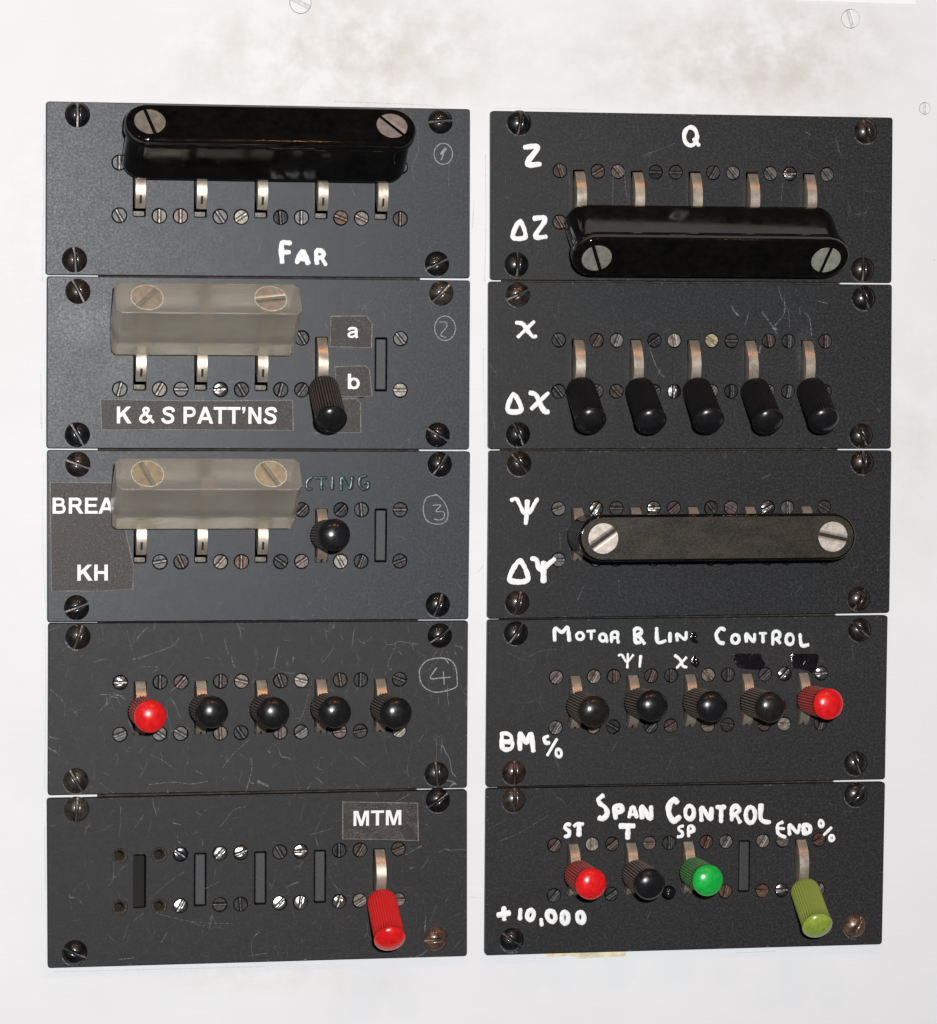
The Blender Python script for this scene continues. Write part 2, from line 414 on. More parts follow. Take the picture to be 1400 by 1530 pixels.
# ------------------------------------------------------------------ the board and what is behind it
PANELS = {   # centre (plane mm, y down) and turn, from the solved corners
 'L1': (-66.909, -99.72, -.00127), 'L2': (-66.619, -46.391, .00109), 'L3': (-66.395, 6.984, .00269), 'L4': (-66.314, 60.293, .00259), 'L5': (-66.294, 113.978, -.00085),
 'R1': (71.803, -99.531, -.00314), 'R2': (71.9, -46.316, -.00212), 'R3': (72.24, 6.916, -.00237), 'R4': (71.891, 60.371, .00009), 'R5': (71.764, 114.041, .00328)}
PW, PH, PT = 132.0, 52.816, 3.0
def board():
    def rect(x0, y0, x1, y1): return [(x0, y0), (x1, y0), (x1, y1), (x0, y1)]
    xl0, xl1 = ray(146, 670, 0)[0], ray(626.5, 670, 0)[0]
    xr0, xr1 = ray(743, 1175, 0)[0], ray(1248, 1040, 0)[0]
    holes = [rect(xl0, -136, xl1, 121), rect(xr0, -136, xr1, 121)]
    scr = []
    for (px, py, r) in ((449, 4, 15.5), (1271, 28, 14), (1382, 162, 8.5)):
        X, Y = ray(px, py, 0); scr.append((X, -Y, r / 4.75))
    sp = [rect(-420, -380, 420, 380)] + holes + [circle(x, y, r + .14, 32) for x, y, r in scr]
    me = curve_plate(sp, 3.0, .08)
    b = link('board', me, None, (M_board,)); b.matrix_world = front_matrix(0, 0, 0)
    tag(b, kind='structure', label='white painted board with grey smudges that carries the switch panels')
    for (x, y, r), a, sd in zip(scr, (155, 108, 90), (1, 2, 3)):
        h = link('board_screw', slotted_head('board_screw', r, 0, r * .26, .35, 1.2, seed=sd), b, (M_boardscrew, M_groove))
        h.location = (x, y, -.05); h.rotation_euler = (0, 0, R_(a))
    for col, (a0, a1) in (('L', (xl0, xl1)), ('R', (xr0, xr1))):
        for r in range(1, 5):
            yc = -(PANELS[col + str(r)][1] + PANELS[col + str(r + 1)][1]) / 2
            bm = bmesh.new(); box_bm(bm, a0 + .3, a1 - .3, yc - 6, yc + 6, -3.5, -.6)
            link('rail', from_bm(bm, 'rail'), b, (M_rail,))
    # yellowed remnant of tape below the right column
    pts = [(812, 1424), (818, 1430), (850, 1428), (868, 1432), (905, 1430), (934, 1429), (936, 1421), (880, 1420)]
    P = [ray(x, y, .1) for x, y in pts]
    res = link('tape_residue', curve_plate([[(x, -y) for x, y in P]], .12, .02), b, (M_cream,)); res.location = (0, 0, .12)
    bm = bmesh.new(); rnd = random.Random(5)
    for pts in ([(66, 200), (65, 300), (63, 420)], [(61, 560), (62, 640)], [(65, 690), (64, 800), (67, 900)], [(67, 940), (68, 1050), (66, 1180)], [(66, 1230), (68, 1330)], [(725, 230), (726, 330), (724, 420)], [(722, 520), (724, 660)],
                [(80, 1452), (240, 1448), (400, 1444)], [(150, 1450), (148, 1453)], [(270, 1446), (268, 1450)], [(500, 152), (570, 154), (650, 158)], [(740, 162), (800, 162), (880, 164)], [(1240, 171), (1310, 173)], [(1100, 1424), (1160, 1421)],
                [(708, 300), (706, 340)], [(714, 855), (722, 845)], [(703, 1340), (722, 1342)]):
        stroke(bm, [(lambda q: (q[0], -q[1]))(ray(x, y, 0)) for x, y in pts], rnd.uniform(.06, .13), .01, rnd, .5, .003, prof=2)
    tag(link('dirt_marks', from_bm(bm, 'dirt_marks'), b, (M_dirt,)), kind='stuff')
    bm = bmesh.new(); box_bm(bm, -419, 419, -379, 379, -120, -117)
    box_bm(bm, -419, -416, -379, 379, -116.9, -3.1); box_bm(bm, 416, 419, -379, 379, -116.9, -3.1)
    box_bm(bm, -415.9, 415.9, 376, 379, -116.9, -3.1); box_bm(bm, -415.9, 415.9, -379, -376, -116.9, -3.1)
    c = link('cabinet_inside', from_bm(bm, 'cabinet_inside'), None, (M_inside,)); c.matrix_world = front_matrix(0, 0, 0)
    tag(c, kind='structure', label='dark inside of the cabinet behind the slots')
    P = [ray(x, y, .2) for x, y in ((1186, -2.0), (1189, 0.5), (1368, 6.5), (1370, -70), (1186, -76))]
    pl = link('paper_label', curve_plate([[(x, -y) for x, y in P]], .25, .03), None, (M_paper,)); pl.matrix_world = front_matrix(0, 0, .26)
    tag(pl, 'edge of a bright white paper label stuck on the board above the right column', 'paper label')
board()

# ------------------------------------------------------------------ panels
SLOTX = [18.85 * (k - 2) + .1 for k in range(5)]
SW, SH = 3.75, 16.6          # slot opening
SCX, SCY = 6.15, 8.05        # small screws beside each slot
PM = {k: front_matrix(x, y, PT, a) for k, (x, y, a) in PANELS.items()}      # local z = 0 on the plate's front
PI_ = {k: m.inverted() for k, m in PM.items()}
def loc(pan, px, py, dz=0.0):
    """panel-local point (z up from the plate's front by dz) seen at a photo position"""
    X, Y = ray(px, py, PT + dz)
    v = PI_[pan] @ Vector((X, -(PT + dz), -Y)); return v.x, v.y

EMPTY = {('L5', 0)}
# finishes of the small screws: head colour, slot colour
FIN = {'g': ((.095, .093, .092),), 'd': ((.028, .028, .028),), 'k': ((.014, .014, .016),),
       'b': ((.045, .032, .027),), 'o': ((.105, .058, .036),), 't': ((.13, .11, .092),),
       'p': ((.11, .082, .078),), 'l': ((.24, .22, .19),), 'w': ((.50, .50, .48),),
       'y': ((.38, .33, .19),), 'r': ((.060, .028, .022),), 's': ((.30, .30, .32),)}
# per panel: for each of the five slots  top-left, top-right, bottom-left, bottom-right  (finish, slot angle)
SM = {
'L1': 'g90 g60 g120 t90|g20 g80 p90 g125|g70 g30 l35 k95|g10 g90 g90 o160|g50 g40 t155 b90',
'L2': 'g40 g80 g75 t60|d20 g60 g0 w5|g60 d30 d120 d75|d120 g70 d55 d20|g60 g130 g70 l0',
'L3': 'd40 d80 g60 g10|d20 g60 b115 t50|b60 d0 o90 d145|k45 k45 p35 l120|d95 d0 d70 d20',
'L4': 'w0 d90 g20 g145|b50 b90 g150 t95|t165 d110 d125 p90|l165 b100 g35 p5|k90 d160 d10 l40',
'L5': 'xx xx xx xx|s145 w50 w60 d0|w20 d120 d95 w45|w0 k90 w80 w70|b60 b20 t30 t0',
'R1': 'b110 b30 b120 d20|p130 k0 d40 d80|d0 d60 g20 g50|g130 g130 d20 d50|s0 g130 b20 b70',
'R2': 'd125 b60 k130 d50|g70 k35 b135 d30|l100 y150 s90 g60|d0 b100 k90 g45|d90 b90 d80 d40',
'R3': 'g20 w55 g0 g30|d0 w0 d40 d80|b40 d130 d20 d60|p150 s25 d40 d20|g90 d150 d30 d60',
'R4': 'p50 t60 g60 t20|b90 b70 k150 d50|d90 t135 b30 t10|d90 d45 d170 b20|s45 s0 l0 b70',
'R5': 'b50 l90 d50 t30|b40 p0 d35 d60|d90 r70 xb o20|g60 t60 o80 o0|t10 r30 s0 p60'}
small_mesh = [slotted_head('small_screw', 2.06, 0, .46, .42, .9, nx=10, ny=4, chew=.05, seed=s) for s in range(4)]
small_mesh.append(slotted_head('small_screw', 2.06, .40, .46, .5, .9, nx=10, ny=4, chew=.10, seed=9))
for me in small_mesh: me.materials.append(M_small); me.materials.append(M_small)
# slot faces are coloured by their own object-level colour, so heads are split: floor = second material reading a lighter tone
def slot_mat(name, mul, add, metallic, rough):
    m, nt, bs = mat(name)
    oi = N(nt, 'ShaderNodeObjectInfo'); n1 = noise(nt, coords(nt), 1.3, 3, .6)
    a = mixc(nt, 1.0, oi.outputs['Color'], (mul,) * 3, 'MULTIPLY')
    b = mixc(nt, 1.0, a, add, 'ADD')
    L(nt, mixc(nt, math_(nt, 'MULTIPLY', ramp(nt, n1, .46, .6), .85), b, (.02, .018, .016)), bs.inputs['Base Color'])
    bs.inputs['Metallic'].default_value = metallic; bs.inputs['Roughness'].default_value = rough
    return m
M_sslot = slot_mat('bared_slot', 1.3, (.10, .08, .068), .4, .38)
M_dslot = slot_mat('bared_dome_slot', 1.4, (.13, .10, .082), .4, .4)
M_shiny = object_colour_material('bright_chewed_screw', .95, .22, .8, .3, .16, .8, bdist=.6, det=0)
for me in small_mesh: me.materials[1] = M_sslot
small_mesh[4].materials[0] = M_shiny
dome_mesh = [slotted_head('corner_screw', 3.92, 2.0, .62, .6, .9, nx=18, ny=8, chew=c, seed=s) for s, c in ((1, .03), (2, .07), (3, .16))]
for me in dome_mesh: me.materials.append(M_dome); me.materials.append(M_dslot)

CORNERS = {
 'L1': [(116, 171, 90, 'k'), (659, 181, 5, 'k'), (112, 388, 95, 'n'), (654, 394, 25, 'kc')],
 'L2': [(117, 435, 118, 'n'), (660, 438, 45, 'z'), (116, 650, 120, 'k'), (655, 650, 150, 'kc')],
 'L3': [(117, 694, 160, 'n'), (658, 694, 55, 'kc'), (115, 908, 20, 'k'), (655, 904, 70, 'kc')],
 'L4': [(117, 952, 70, 'n'), (658, 950, 35, 'k'), (114, 1167, 120, 'z'), (653, 1157, 95, 'd')],
 'L5': [(115, 1210, 85, 'z'), (655, 1196, 35, 'k'), (112, 1424, 155, 'k'), (652, 1404, 5, 'b')],
 'R1': [(777, 183, 80, 'k'), (1295, 196, 105, 'n'), (773, 395, 88, 'k'), (1290, 402, 88, 'n')],
 'R2': [(775, 440, 25, 'z'), (1292, 445, 115, 'k'), (775, 649, 115, 'kc'), (1288, 651, 120, 'nc')],
 'R3': [(777, 693, 130, 'n'), (1290, 691, 90, 'nc'), (774, 901, 75, 'n'), (1285, 895, 60, 'nc')],
 'R4': [(772, 946, 55, 'k'), (1286, 941, 140, 'n'), (769, 1155, 90, 'b2'), (1280, 1141, 115, 'd')],
 'R5': [(769, 1196, 90, 'z'), (1280, 1188, 45, 'd'), (766, 1405, 145, 'kc'), (1279, 1385, 60, 'b')]}
DOMECOL = {'k': (.012, .012, .013), 'n': (.032, .024, .020), 'z': (.070, .058, .048), 'd': (.030, .028, .027), 'b': (.17, .10, .07), 'b2': (.075, .045, .035)}

def ell(cx, cy, rx, ry, tilt=0, n=14, start=90):
    out = []
    for i in range(n + 1):
        a = R_(start + 360 * (i % n) / n); x, y = rx * math.cos(a), ry * math.sin(a); t = R_(tilt)
        out.append((cx + x * math.cos(t) - y * math.sin(t), cy + x * math.sin(t) + y * math.cos(t)))
    return out
def writing(name, pan, parent, ox, oy, s, strokes, material, label=None, h=.13, wob=.19, z0=.0, kind=None):
    """strokes: list of (radius, points), in an enlarged crop of the photo with its corner at (ox, oy) and scale s"""
    rnd = random.Random(len(strokes) * 13 + ox)
    items = []
    for i, (r, pts) in enumerate(strokes):
        P = [loc(pan, ox + x / s, oy + y / s) for x, y in pts]
        if pts[0] == pts[-1]: P[-1] = P[0]
        items.append([i, r / s / 4.72 * ({'R4': .94, 'R5': 1.10}.get(pan, 1.06) if material is M_paint else 1), P, smooth_line(P, .3) if len(P) > 2 else [tuple(P[0][c] + (P[1][c] - P[0][c]) * t / 8 for c in (0, 1)) for t in range(9)]])
    groups = []
    for it in items:                     # strokes that touch belong to one letter
        hit = [g for g in groups if any(min(math.dist(a, b) for a in it[3] for b in o[3]) < (it[1] + o[1]) * (.9 if material is not M_pencil else 99) for o in g)]
        new = [it] + [o for g in hit for o in g]
        groups = [g for g in groups if g not in hit] + [new]
    def build(g, nm, par):
        bm = bmesh.new()
        for i, r, P, _ in sorted(g, key=lambda q: q[0]): stroke(bm, P, r, h * (1 + .07 * (i % 3)), rnd, wob, z0)
        return link(nm, from_bm(bm, nm), par, (material,))
    if len(groups) == 1: return tag(build(groups[0], name.replace('letters', 'letter'), parent), label, kind=kind)
    w = bpy.data.objects.new(name.replace('letters', 'word'), None); C.objects.link(w); w.parent = parent; tag(w, label)
    for g in groups: build(g, name.replace('letters', 'letter'), w)
    return w

QUAD = {'L1': [(69.5, 151.3), (702.5, 163), (702, 415.7), (68.8, 410.5)], 'L2': [(70.7, 412.6), (702.5, 418.9), (701.2, 671.5), (70, 669.7)],
 'L3': [(71, 672.7), (702.5, 674.5), (700, 925), (71.2, 929.6)], 'L4': [(72.7, 931.6), (699.5, 927.6), (698, 1176.9), (72, 1188)],
 'L5': [(70.7, 1193.5), (698, 1180), (698, 1428.2), (72, 1446.2)], 'R1': [(734.4, 165.5), (1334, 175.6), (1332.2, 422.6), (734.2, 418.2)],
 'R2': [(731.4, 420.5), (1332.9, 425.2), (1331.3, 670.2), (731, 671)], 'R3': [(731.9, 673.4), (1332.2, 673), (1329, 915.5), (729.6, 924.5)],
 'R4': [(729.6, 926.5), (1326.5, 919.6), (1322.6, 1164.2), (727.5, 1176)], 'R5': [(727.5, 1178.4), (1322.6, 1168.7), (1318, 1410.6), (725.7, 1427.3)]}
def round_poly(P, r, n=4):
    out = []
    for i, p in enumerate(P):
        a, b = Vector(P[i - 1]), Vector(P[(i + 1) % len(P)]); p = Vector(p)
        u, w = (a - p).normalized(), (b - p).normalized()
        for k in range(n + 1):
            t = k / n; q = p + u * r * (1 - t) ** 2 + w * r * t ** 2
            out.append((q.x, q.y))
    return out
def make_panel(pan, label, m, extra=None):
    root = empty('switch_panel', PM[pan])
    tag(root, label, 'switch panel', 'dark switch panels in two columns on the white board')
    rnd = random.Random(pan)
    rows = [c.split() for c in SM[pan].split('|')]
    sp = [round_poly([loc(pan, *q) for q in QUAD[pan]], .95)]
    for k in range(5):
        x = SLOTX[k]; sp.append(rrect(x - SW / 2, -SH / 2, x + SW / 2, SH / 2, .35, 2))
        for i, (sx, sy) in enumerate(((-1, 1), (1, 1), (-1, -1), (1, -1))):
            sp.append(circle(x + sx * SCX, sy * SCY, 2.28, 20))
    pl = link('plate', curve_plate(sp, PT, .22, 2), root, (m,))
    for k in range(5):
        for i, (sx, sy) in enumerate(((-1, 1), (1, 1), (-1, -1), (1, -1))):
            c = rows[k][i]; x, y = SLOTX[k] + sx * SCX, sy * SCY
            if c == 'xx':
                bm = bmesh.new(); prev = None
                for (r, z) in ((2.27, -.35), (1.25, -1.3), (1.2, -2.8)):
                    ring = [bm.verts.new((r * math.cos(2 * math.pi * j / 20), r * math.sin(2 * math.pi * j / 20), z)) for j in range(20)]
                    if prev:
                        for j in range(20): bm.faces.new((prev[j], ring[j], ring[(j + 1) % 20], prev[(j + 1) % 20])).smooth = True
                    prev = ring
                o = link('empty_screw_hole', from_bm(bm, 'empty_screw_hole'), root, (M_hole,)); o.location = (x, y, 0)
                continue
            if c == 'xb':
                o = link('small_screw', slotted_head('small_screw', 1.9, 1.5, .05, .1, 1.2, 14, 6), root, (M_dome, M_dome))
                o.location = (x, y + .2, -.2); o.color = (.012, .012, .013, 1)
                tag(o, 'small black domed screw beside the black knob'); continue
            fin, ang = c[0], float(c[1:])
            me = small_mesh[4] if fin in 'ws' else small_mesh[rnd.randrange(4)]
            o = bpy.data.objects.new('small_screw', me); C.objects.link(o); o.parent = root
            o.location = (x + rnd.uniform(-.08, .08), y + rnd.uniform(-.08, .08), -.16 + rnd.uniform(-.08, .06)); 
            o.rotation_euler = (R_(rnd.uniform(-1.5, 1.5)), R_(rnd.uniform(-1.5, 1.5)), R_(ang + (180 if rnd.random() < .5 else 0)))
            f = rnd.uniform(.85, 1.15); o.color = (*[v * f for v in FIN[fin][0]], 1)
    for (px, py, ang, fin) in CORNERS[pan]:
        x, y = loc(pan, px, py, 1.0)
        me = dome_mesh[2] if fin.endswith('c') else dome_mesh[rnd.randrange(2)]
        o = bpy.data.objects.new('corner_screw', me); C.objects.link(o); o.parent = root
        o.location = (x, y, .02); o.rotation_euler = (R_(rnd.uniform(-3, 3)), R_(rnd.uniform(-3, 3)), R_(ang))
        o.color = (*DOMECOL[fin.rstrip('c') if fin != 'b2' else fin], 1)
    return root

def strip(root, k):
    bm = bmesh.new(); box_bm(bm, -1.58, 1.58, -7.9, 7.9, -2.4, 0)
    o = link('blanking_strip', from_bm(bm, 'blanking_strip'), root, (M_strip,)); o.location = (SLOTX[k], 0, -.12); bevel_mod(o, .28); bake(o)

BL = (.0108, .0130, .0175); BD = (.0088, .0090, .0100); BB = (.0098, .0091, .0094)
roots = {}
roots['L1'] = make_panel('L1', 'dark panel with FAR painted in white below a long black bar', plate_material(1, BL, .44, .41, .55))
roots['L2'] = make_panel('L2', "dark panel bearing the K & S PATT'NS tape under a clear block", plate_material(2, BL, .43, .42, .7,
    ((-56, 12, 11, 8, (.36, .36, .38), .40, .9), (-44, -2, 7, 10, (.34, .34, .36), .25, .8), (-57, -6, 8, 7, (.012, .012, .012), .7, .7))))
roots['L3'] = make_panel('L3', 'dark panel with the large KH tape and a pencilled 3 in a ring', plate_material(3, BL, .45, .41, .5,
    ((-17, -13, 6, 5, (.012, .014, .012), .7, .7),)))
roots['L4'] = make_panel('L4', 'scratched dark panel of five knobs, the first red, with a pencilled 4', plate_material(4, BB, .58, .38, 1.3, wear=1.0))
roots['L5'] = make_panel('L5', 'dark panel with three blanked slots, one open slot and the MTM tape', plate_material(5, BB, .60, .36, .9, wear=.6))
roots['R1'] = make_panel('R1', 'dark panel painted Z and Q above a long black bar thrown down', plate_material(6, BD, .50, .30, .5))
roots['R2'] = make_panel('R2', 'dark panel with five black knobs all thrown down beside a white delta chi', plate_material(7, BD, .51, .30, .5,
    ((37, 5, 4, 9, (.30, .31, .34), .22, 1.0),)))
roots['R3'] = make_panel('R3', 'dark panel painted psi and delta psi with a worn bar standing straight out', plate_material(8, BD, .52, .28, .4))
roots['R4'] = make_panel('R4', 'dark panel painted MOTOR & LIN CONTROL with a red knob at its right end', plate_material(9, BB, .60, .34, .4, wear=.2))
roots['R5'] = make_panel('R5', 'dark panel painted SPAN CONTROL with red, black, green and olive knobs', plate_material(10, BB, .60, .30, .3, wear=.2))
for p, k in (('L2', 4), ('L3', 4), ('L5', 1), ('L5', 2), ('L5', 3), ('R5', 3)): strip(roots[p], k)

bm = bmesh.new(); box_bm(bm, -9, 9, -10.5, 10.5, -9.5, -8)
o = link('slot_backing', from_bm(bm, 'slot_backing'), roots['L5'], (plain('olive_backing', (.013, .012, .0075), .9, var=.15),)); o.location = (SLOTX[0], 0, 0)

# ------------------------------------------------------------------ levers, knobs, switches
PIV = -6.0; RAD = 10.2
def lever_mesh():
    """toothless cam sector with its upright shank; origin at the pivot, z along the lever"""
    bm = bmesh.new(); hw = 1.55; n = 33; A = R_(73); A2 = R_(88); xs = (-hw, -.35, .35, hw)
    ring = []
    for i in range(n + 1):
        a = -A + (A + A2) * i / n
        ring.append([bm.verts.new((x, RAD * math.sin(a), RAD * math.cos(a))) for x in xs])
    for i in range(n):
        for j in range(3):
            f = bm.faces.new((ring[i][j], ring[i][j + 1], ring[i + 1][j + 1], ring[i + 1][j])); f.smooth = True
            if j == 1 and i in (2, 3, 4): f.material_index = 1
    for s, j in ((-1, 0), (1, 3)):
        c = bm.verts.new((s * hw, 0, 1.5)); col = [bm.verts.new(r[j].co) for r in ring]      # own vertices: a crisp edge
        for i in range(n):
            bm.faces.new((c, col[i], col[i + 1]) if s < 0 else (c, col[i + 1], col[i]))
    for e in (0, n):
        lo = [bm.verts.new((x, 0, 1.5)) for x in xs]; top = [bm.verts.new(v.co) for v in ring[e]]
        for j in range(3): bm.faces.new((top[j], top[j + 1], lo[j + 1], lo[j]) if e == 0 else (top[j + 1], top[j], lo[j], lo[j + 1]))
    box_bm(bm, -hw + .05, hw - .05, -1.6, 1.6, RAD - 1, 13.2)
    return from_bm(bm, 'lever')
LEVER = lever_mesh(); LEVER.materials.append(M_metal); LEVER.materials.append(M_dark)
M_stop = plain('dull_stop', (.13, .115, .095), .55, .4, var=.5, scale=1.2)
def stop_mesh():
    bm = bmesh.new(); box_bm(bm, -1.6, 1.6, -.7, .7, -4, -1.3); return from_bm(bm, 'slot_stop')
STOP = stop_mesh(); STOP.materials.append(M_stop)
def stops(parent, x, z):
    for sg in (-1,):
        o = bpy.data.objects.new('slot_stop', STOP); C.objects.link(o); o.parent = parent; o.location = (x, sg * 7.4, z)

def knob_mesh():
    bm = bmesh.new(); n = 192
    prof = [(11.2, 0, 0), (11.2, 2.9, 0), (11.5, 3.7, 0), (12.2, 4.3, .3), (13.2, 4.66, 1), (14.0, 4.72, 1), (20, 4.76, 1), (26, 4.78, 1), (28.9, 4.80, 1), (29.1, 4.78, 0),
            (29.25, 4.95, 0), (29.75, 4.97, 0), (30.15, 4.72, 0), (30.65, 4.2, 0), (31.15, 3.4, 0), (31.55, 2.35, 0), (31.78, 1.2, 0), (31.87, 0, 0)]
    lay = None; rings = []
    for (s, r, rib) in prof:
        if r == 0: rings.append([bm.verts.new((0, 0, s))]); continue
        rings.append([bm.verts.new(((r - .19 * rib * (1 - math.cos(32 * t))) * math.cos(t), (r - .19 * rib * (1 - math.cos(32 * t))) * math.sin(t), s))
                      for t in (2 * math.pi * i / n for i in range(n))])
    for q, (a, b) in enumerate(zip(rings, rings[1:])):
        for i in range(n):
            j = (i + 1) % n
            if len(a) == 1: f = bm.faces.new((a[0], b[j], b[i]))
            elif len(b) == 1: f = bm.faces.new((a[i], a[j], b[0]))
            else: f = bm.faces.new((a[i], a[j], b[j], b[i]))
            f.smooth = True; f.material_index = 1 if q >= 9 else 0
    me = from_bm(bm, 'knob')
    at = me.attributes.new('rib', 'FLOAT', 'POINT'); k = 0
    for (s, r, rib) in prof:
        c = 1 if r == 0 else n
        for i in range(c): at.data[k].value = rib * .5 * (1 + math.cos(32 * 2 * math.pi * i / n)) if c > 1 else 0; k += 1
    me.materials.append(M_rib); me.materials.append(M_knobcap)
    return me
KNOB = knob_mesh()
def pivot_matrix(pan, x, y, tilt, twist=0):
    return PM[pan] @ Matrix.Translation((x, y, PIV)) @ Matrix.Rotation(R_(twist), 4, 'Z') @ Matrix.Rotation(R_(-tilt), 4, 'X')
def switch(pan, k, tilt, col, dust_sheen, label, group, lean=0, twist=0):
    """tilt > 0: thrown up"""
    root = empty('lever_switch', PM[pan] @ Matrix.Translation((SLOTX[k], 0, PIV)))
    tag(root, label, 'switch', group)
    stops(root, 0, -PIV)
    lv = bpy.data.objects.new('lever', LEVER); C.objects.link(lv); lv.parent = root
    lv.rotation_euler = (R_(-tilt), 0, R_(twist))
    o = bpy.data.objects.new('knob', KNOB); C.objects.link(o); o.parent = lv; o.rotation_euler = (0, R_(lean), 0); o.color = (*col, dust_sheen)
    return root
RED = (.72, .012, .014); BLK = (.010, .010, .011); BLB = (.015, .0135, .011); GRN = (.012, .42, .06); OLV = (.27, .36, .05)
G4 = 'switches with round black knobs standing straight out'
G2 = 'black knobs thrown down in one row'
switch('L2', 3, -34.5, BLK, .30, 'single black ribbed knob thrown down beside the b tape', None)
switch('L3', 3, 3, BLK, .9, 'lone black ball-ended knob standing out below the dark overpainted letters', None)
L4l = ['red-tipped knob at the left end of the scratched panel marked 4',
       'black knob next to the red one on the scratched panel marked 4',
       'middle black knob of the scratched panel marked 4',
       'black knob second from the right on the scratched panel marked 4',
       'black knob nearest the pencilled 4 in its ring']
for k, (c, t, tw) in enumerate(((RED, 0, 0), (BLK, 2, 0), (BLK, 1, 0), (BLK, 1, 0), (BLK, 0, 0))):
    switch('L4', k, t, c, 1.0, L4l[k], 'knobs on the panel marked 4', lean=(.6, .4, .4, .8, 1.2)[k])
switch('L5', 4, -35, RED, .12, 'bright red knob thrown down under the MTM tape', None)
R2l = ['leftmost of the five thrown-down black knobs, next to the white delta chi',
       'second thrown-down black knob from the white delta chi', 'middle knob of the five thrown-down black knobs',
       'fourth thrown-down black knob, the last but one on the right', 'rightmost of the five thrown-down black knobs']
for k in range(5): switch('R2', k, -35 + (.6, 0, .4, -.4, .3)[k], BLK, .0, R2l[k], G2, twist=(-1, 1, 0, 2, 0)[k])
R4l = ['brownish black knob at the left end of the MOTOR & LIN CONTROL panel', 'glossy black knob under the small white psi and 1',
       'black knob under the small white chi', 'faded brown-black knob next to the red one under CONTROL', 'red-tipped knob at the right end of the MOTOR & LIN CONTROL panel']
for k, (c, t, d) in enumerate(((BLB, -1, 1), (BLK, 2, 1), (BLK, 1, 1), (BLB, 0, 1), (RED, 1.5, .75))):
    switch('R4', k, t, c, d, R4l[k], 'knobs on the motor control panel', lean=(.6, .4, 1.4, 1.9, 1.8)[k])
switch('R5', 0, -1.5, RED, .8, 'red-tipped knob under the painted ST', 'knobs on the span control panel')
switch('R5', 1, -2.5, BLK, 1.0, 'black ball-ended knob under the painted T', 'knobs on the span control panel')
switch('R5', 2, -1, GRN, .75, 'green-tipped knob under the painted SP', 'knobs on the span control panel')
switch('R5', 4, -34, OLV, .25, 'olive green knob thrown down under the painted END', 'knobs on the span control panel')

# ------------------------------------------------------------------ bars that gang several levers
BIG = slotted_head('clamp_screw', 4.75, 0, 1.05, .7, 1.2, nx=18, ny=6, chew=.03, seed=5)
M_bslot = slot_mat('big_slot', .9, (.02, .015, .01), .4, .45)
BIG.materials.append(M_bigscrew); BIG.materials.append(M_bslot)
def stadium_ring(bm, half, r, z, n=14, inset=0):
    pts = []
    for i in range(n + 1):
        t = math.pi * (-.5 + i / n); pts.append((half + r * math.cos(t), r * math.sin(t)))
    for i in range(n + 1):
        t = math.pi * (.5 + i / n); pts.append((-half + r * math.cos(t), r * math.sin(t)))
    return [bm.verts.new((x, y, z)) for x, y in pts]
def black_bar(pan, tilt, label, sc, face_mat, dx=0, dy=0, half=37.4):
    root = empty('ganging_bar', pivot_matrix(pan, 0, 0, tilt))
    tag(root, label, 'switch bar', 'long black bars screwed across five levers')
    bm = bmesh.new()
    prof = [(11.0, 4.6, 0), (11.3, 5.5, 0), (12.1, 6.3, 0), (13.5, 6.6, 0), (26.6, 6.15, 0), (27.1, 6.2, 0), (27.35, 6.9, 0), (27.8, 7.3, 0), (30.7, 7.32, 0), (31.15, 7.2, 0), (31.45, 6.92, 0), (31.55, 6.5, 0)]
    prev = None; first = None
    for (s, r, mi) in prof:
        ring = stadium_ring(bm, half, r, s)
        if prev:
            n = len(ring)
            for i in range(n):
                f = bm.faces.new((prev[i], prev[(i + 1) % n], ring[(i + 1) % n], ring[i])); f.smooth = True
        else: bm.faces.new(ring[::-1])
        prev = ring
    f = bm.faces.new(prev); f.material_index = 1
    bar = link('bar', from_bm(bm, 'bar'), root, (M_bake, face_mat)); bar.location = (.1 + dx, dy, 0)
    for (k, ang), col in zip(sc['screws'], sc['cols']):
        o = bpy.data.objects.new('clamp_screw', BIG); C.objects.link(o); o.parent = bar
        o.location = ((-half + .3, half - .3)[k > 0], 0, 31.7); o.rotation_euler = (0, 0, R_(ang)); o.color = (*col, 1)
    for k in range(5):
        o = bpy.data.objects.new('lever', LEVER); C.objects.link(o); o.parent = root; o.location = (SLOTX[k], 0, 0)
    for k in range(5): stops(roots[pan], SLOTX[k], 0)
    return root
black_bar('L1', 37.5, 'glossy black bar thrown up across the five levers above FAR', dict(screws=((0, 105), (4, 132)), cols=((.33, .30, .25), (.40, .34, .31))), M_bake, dx=.4, dy=.5)
black_bar('R1', -37.5, 'glossy black bar thrown down across the levers below the painted Q', dict(screws=((0, 112), (4, 80)), cols=((.42, .42, .36), (.45, .46, .38))), M_bake, dx=.6, dy=-.5)
black_bar('R3', .2, 'worn black bar standing straight out beside the painted psi', dict(screws=((0, 35), (4, 168)), cols=((.60, .52, .46), (.60, .53, .47))), M_worn, dx=1.4)

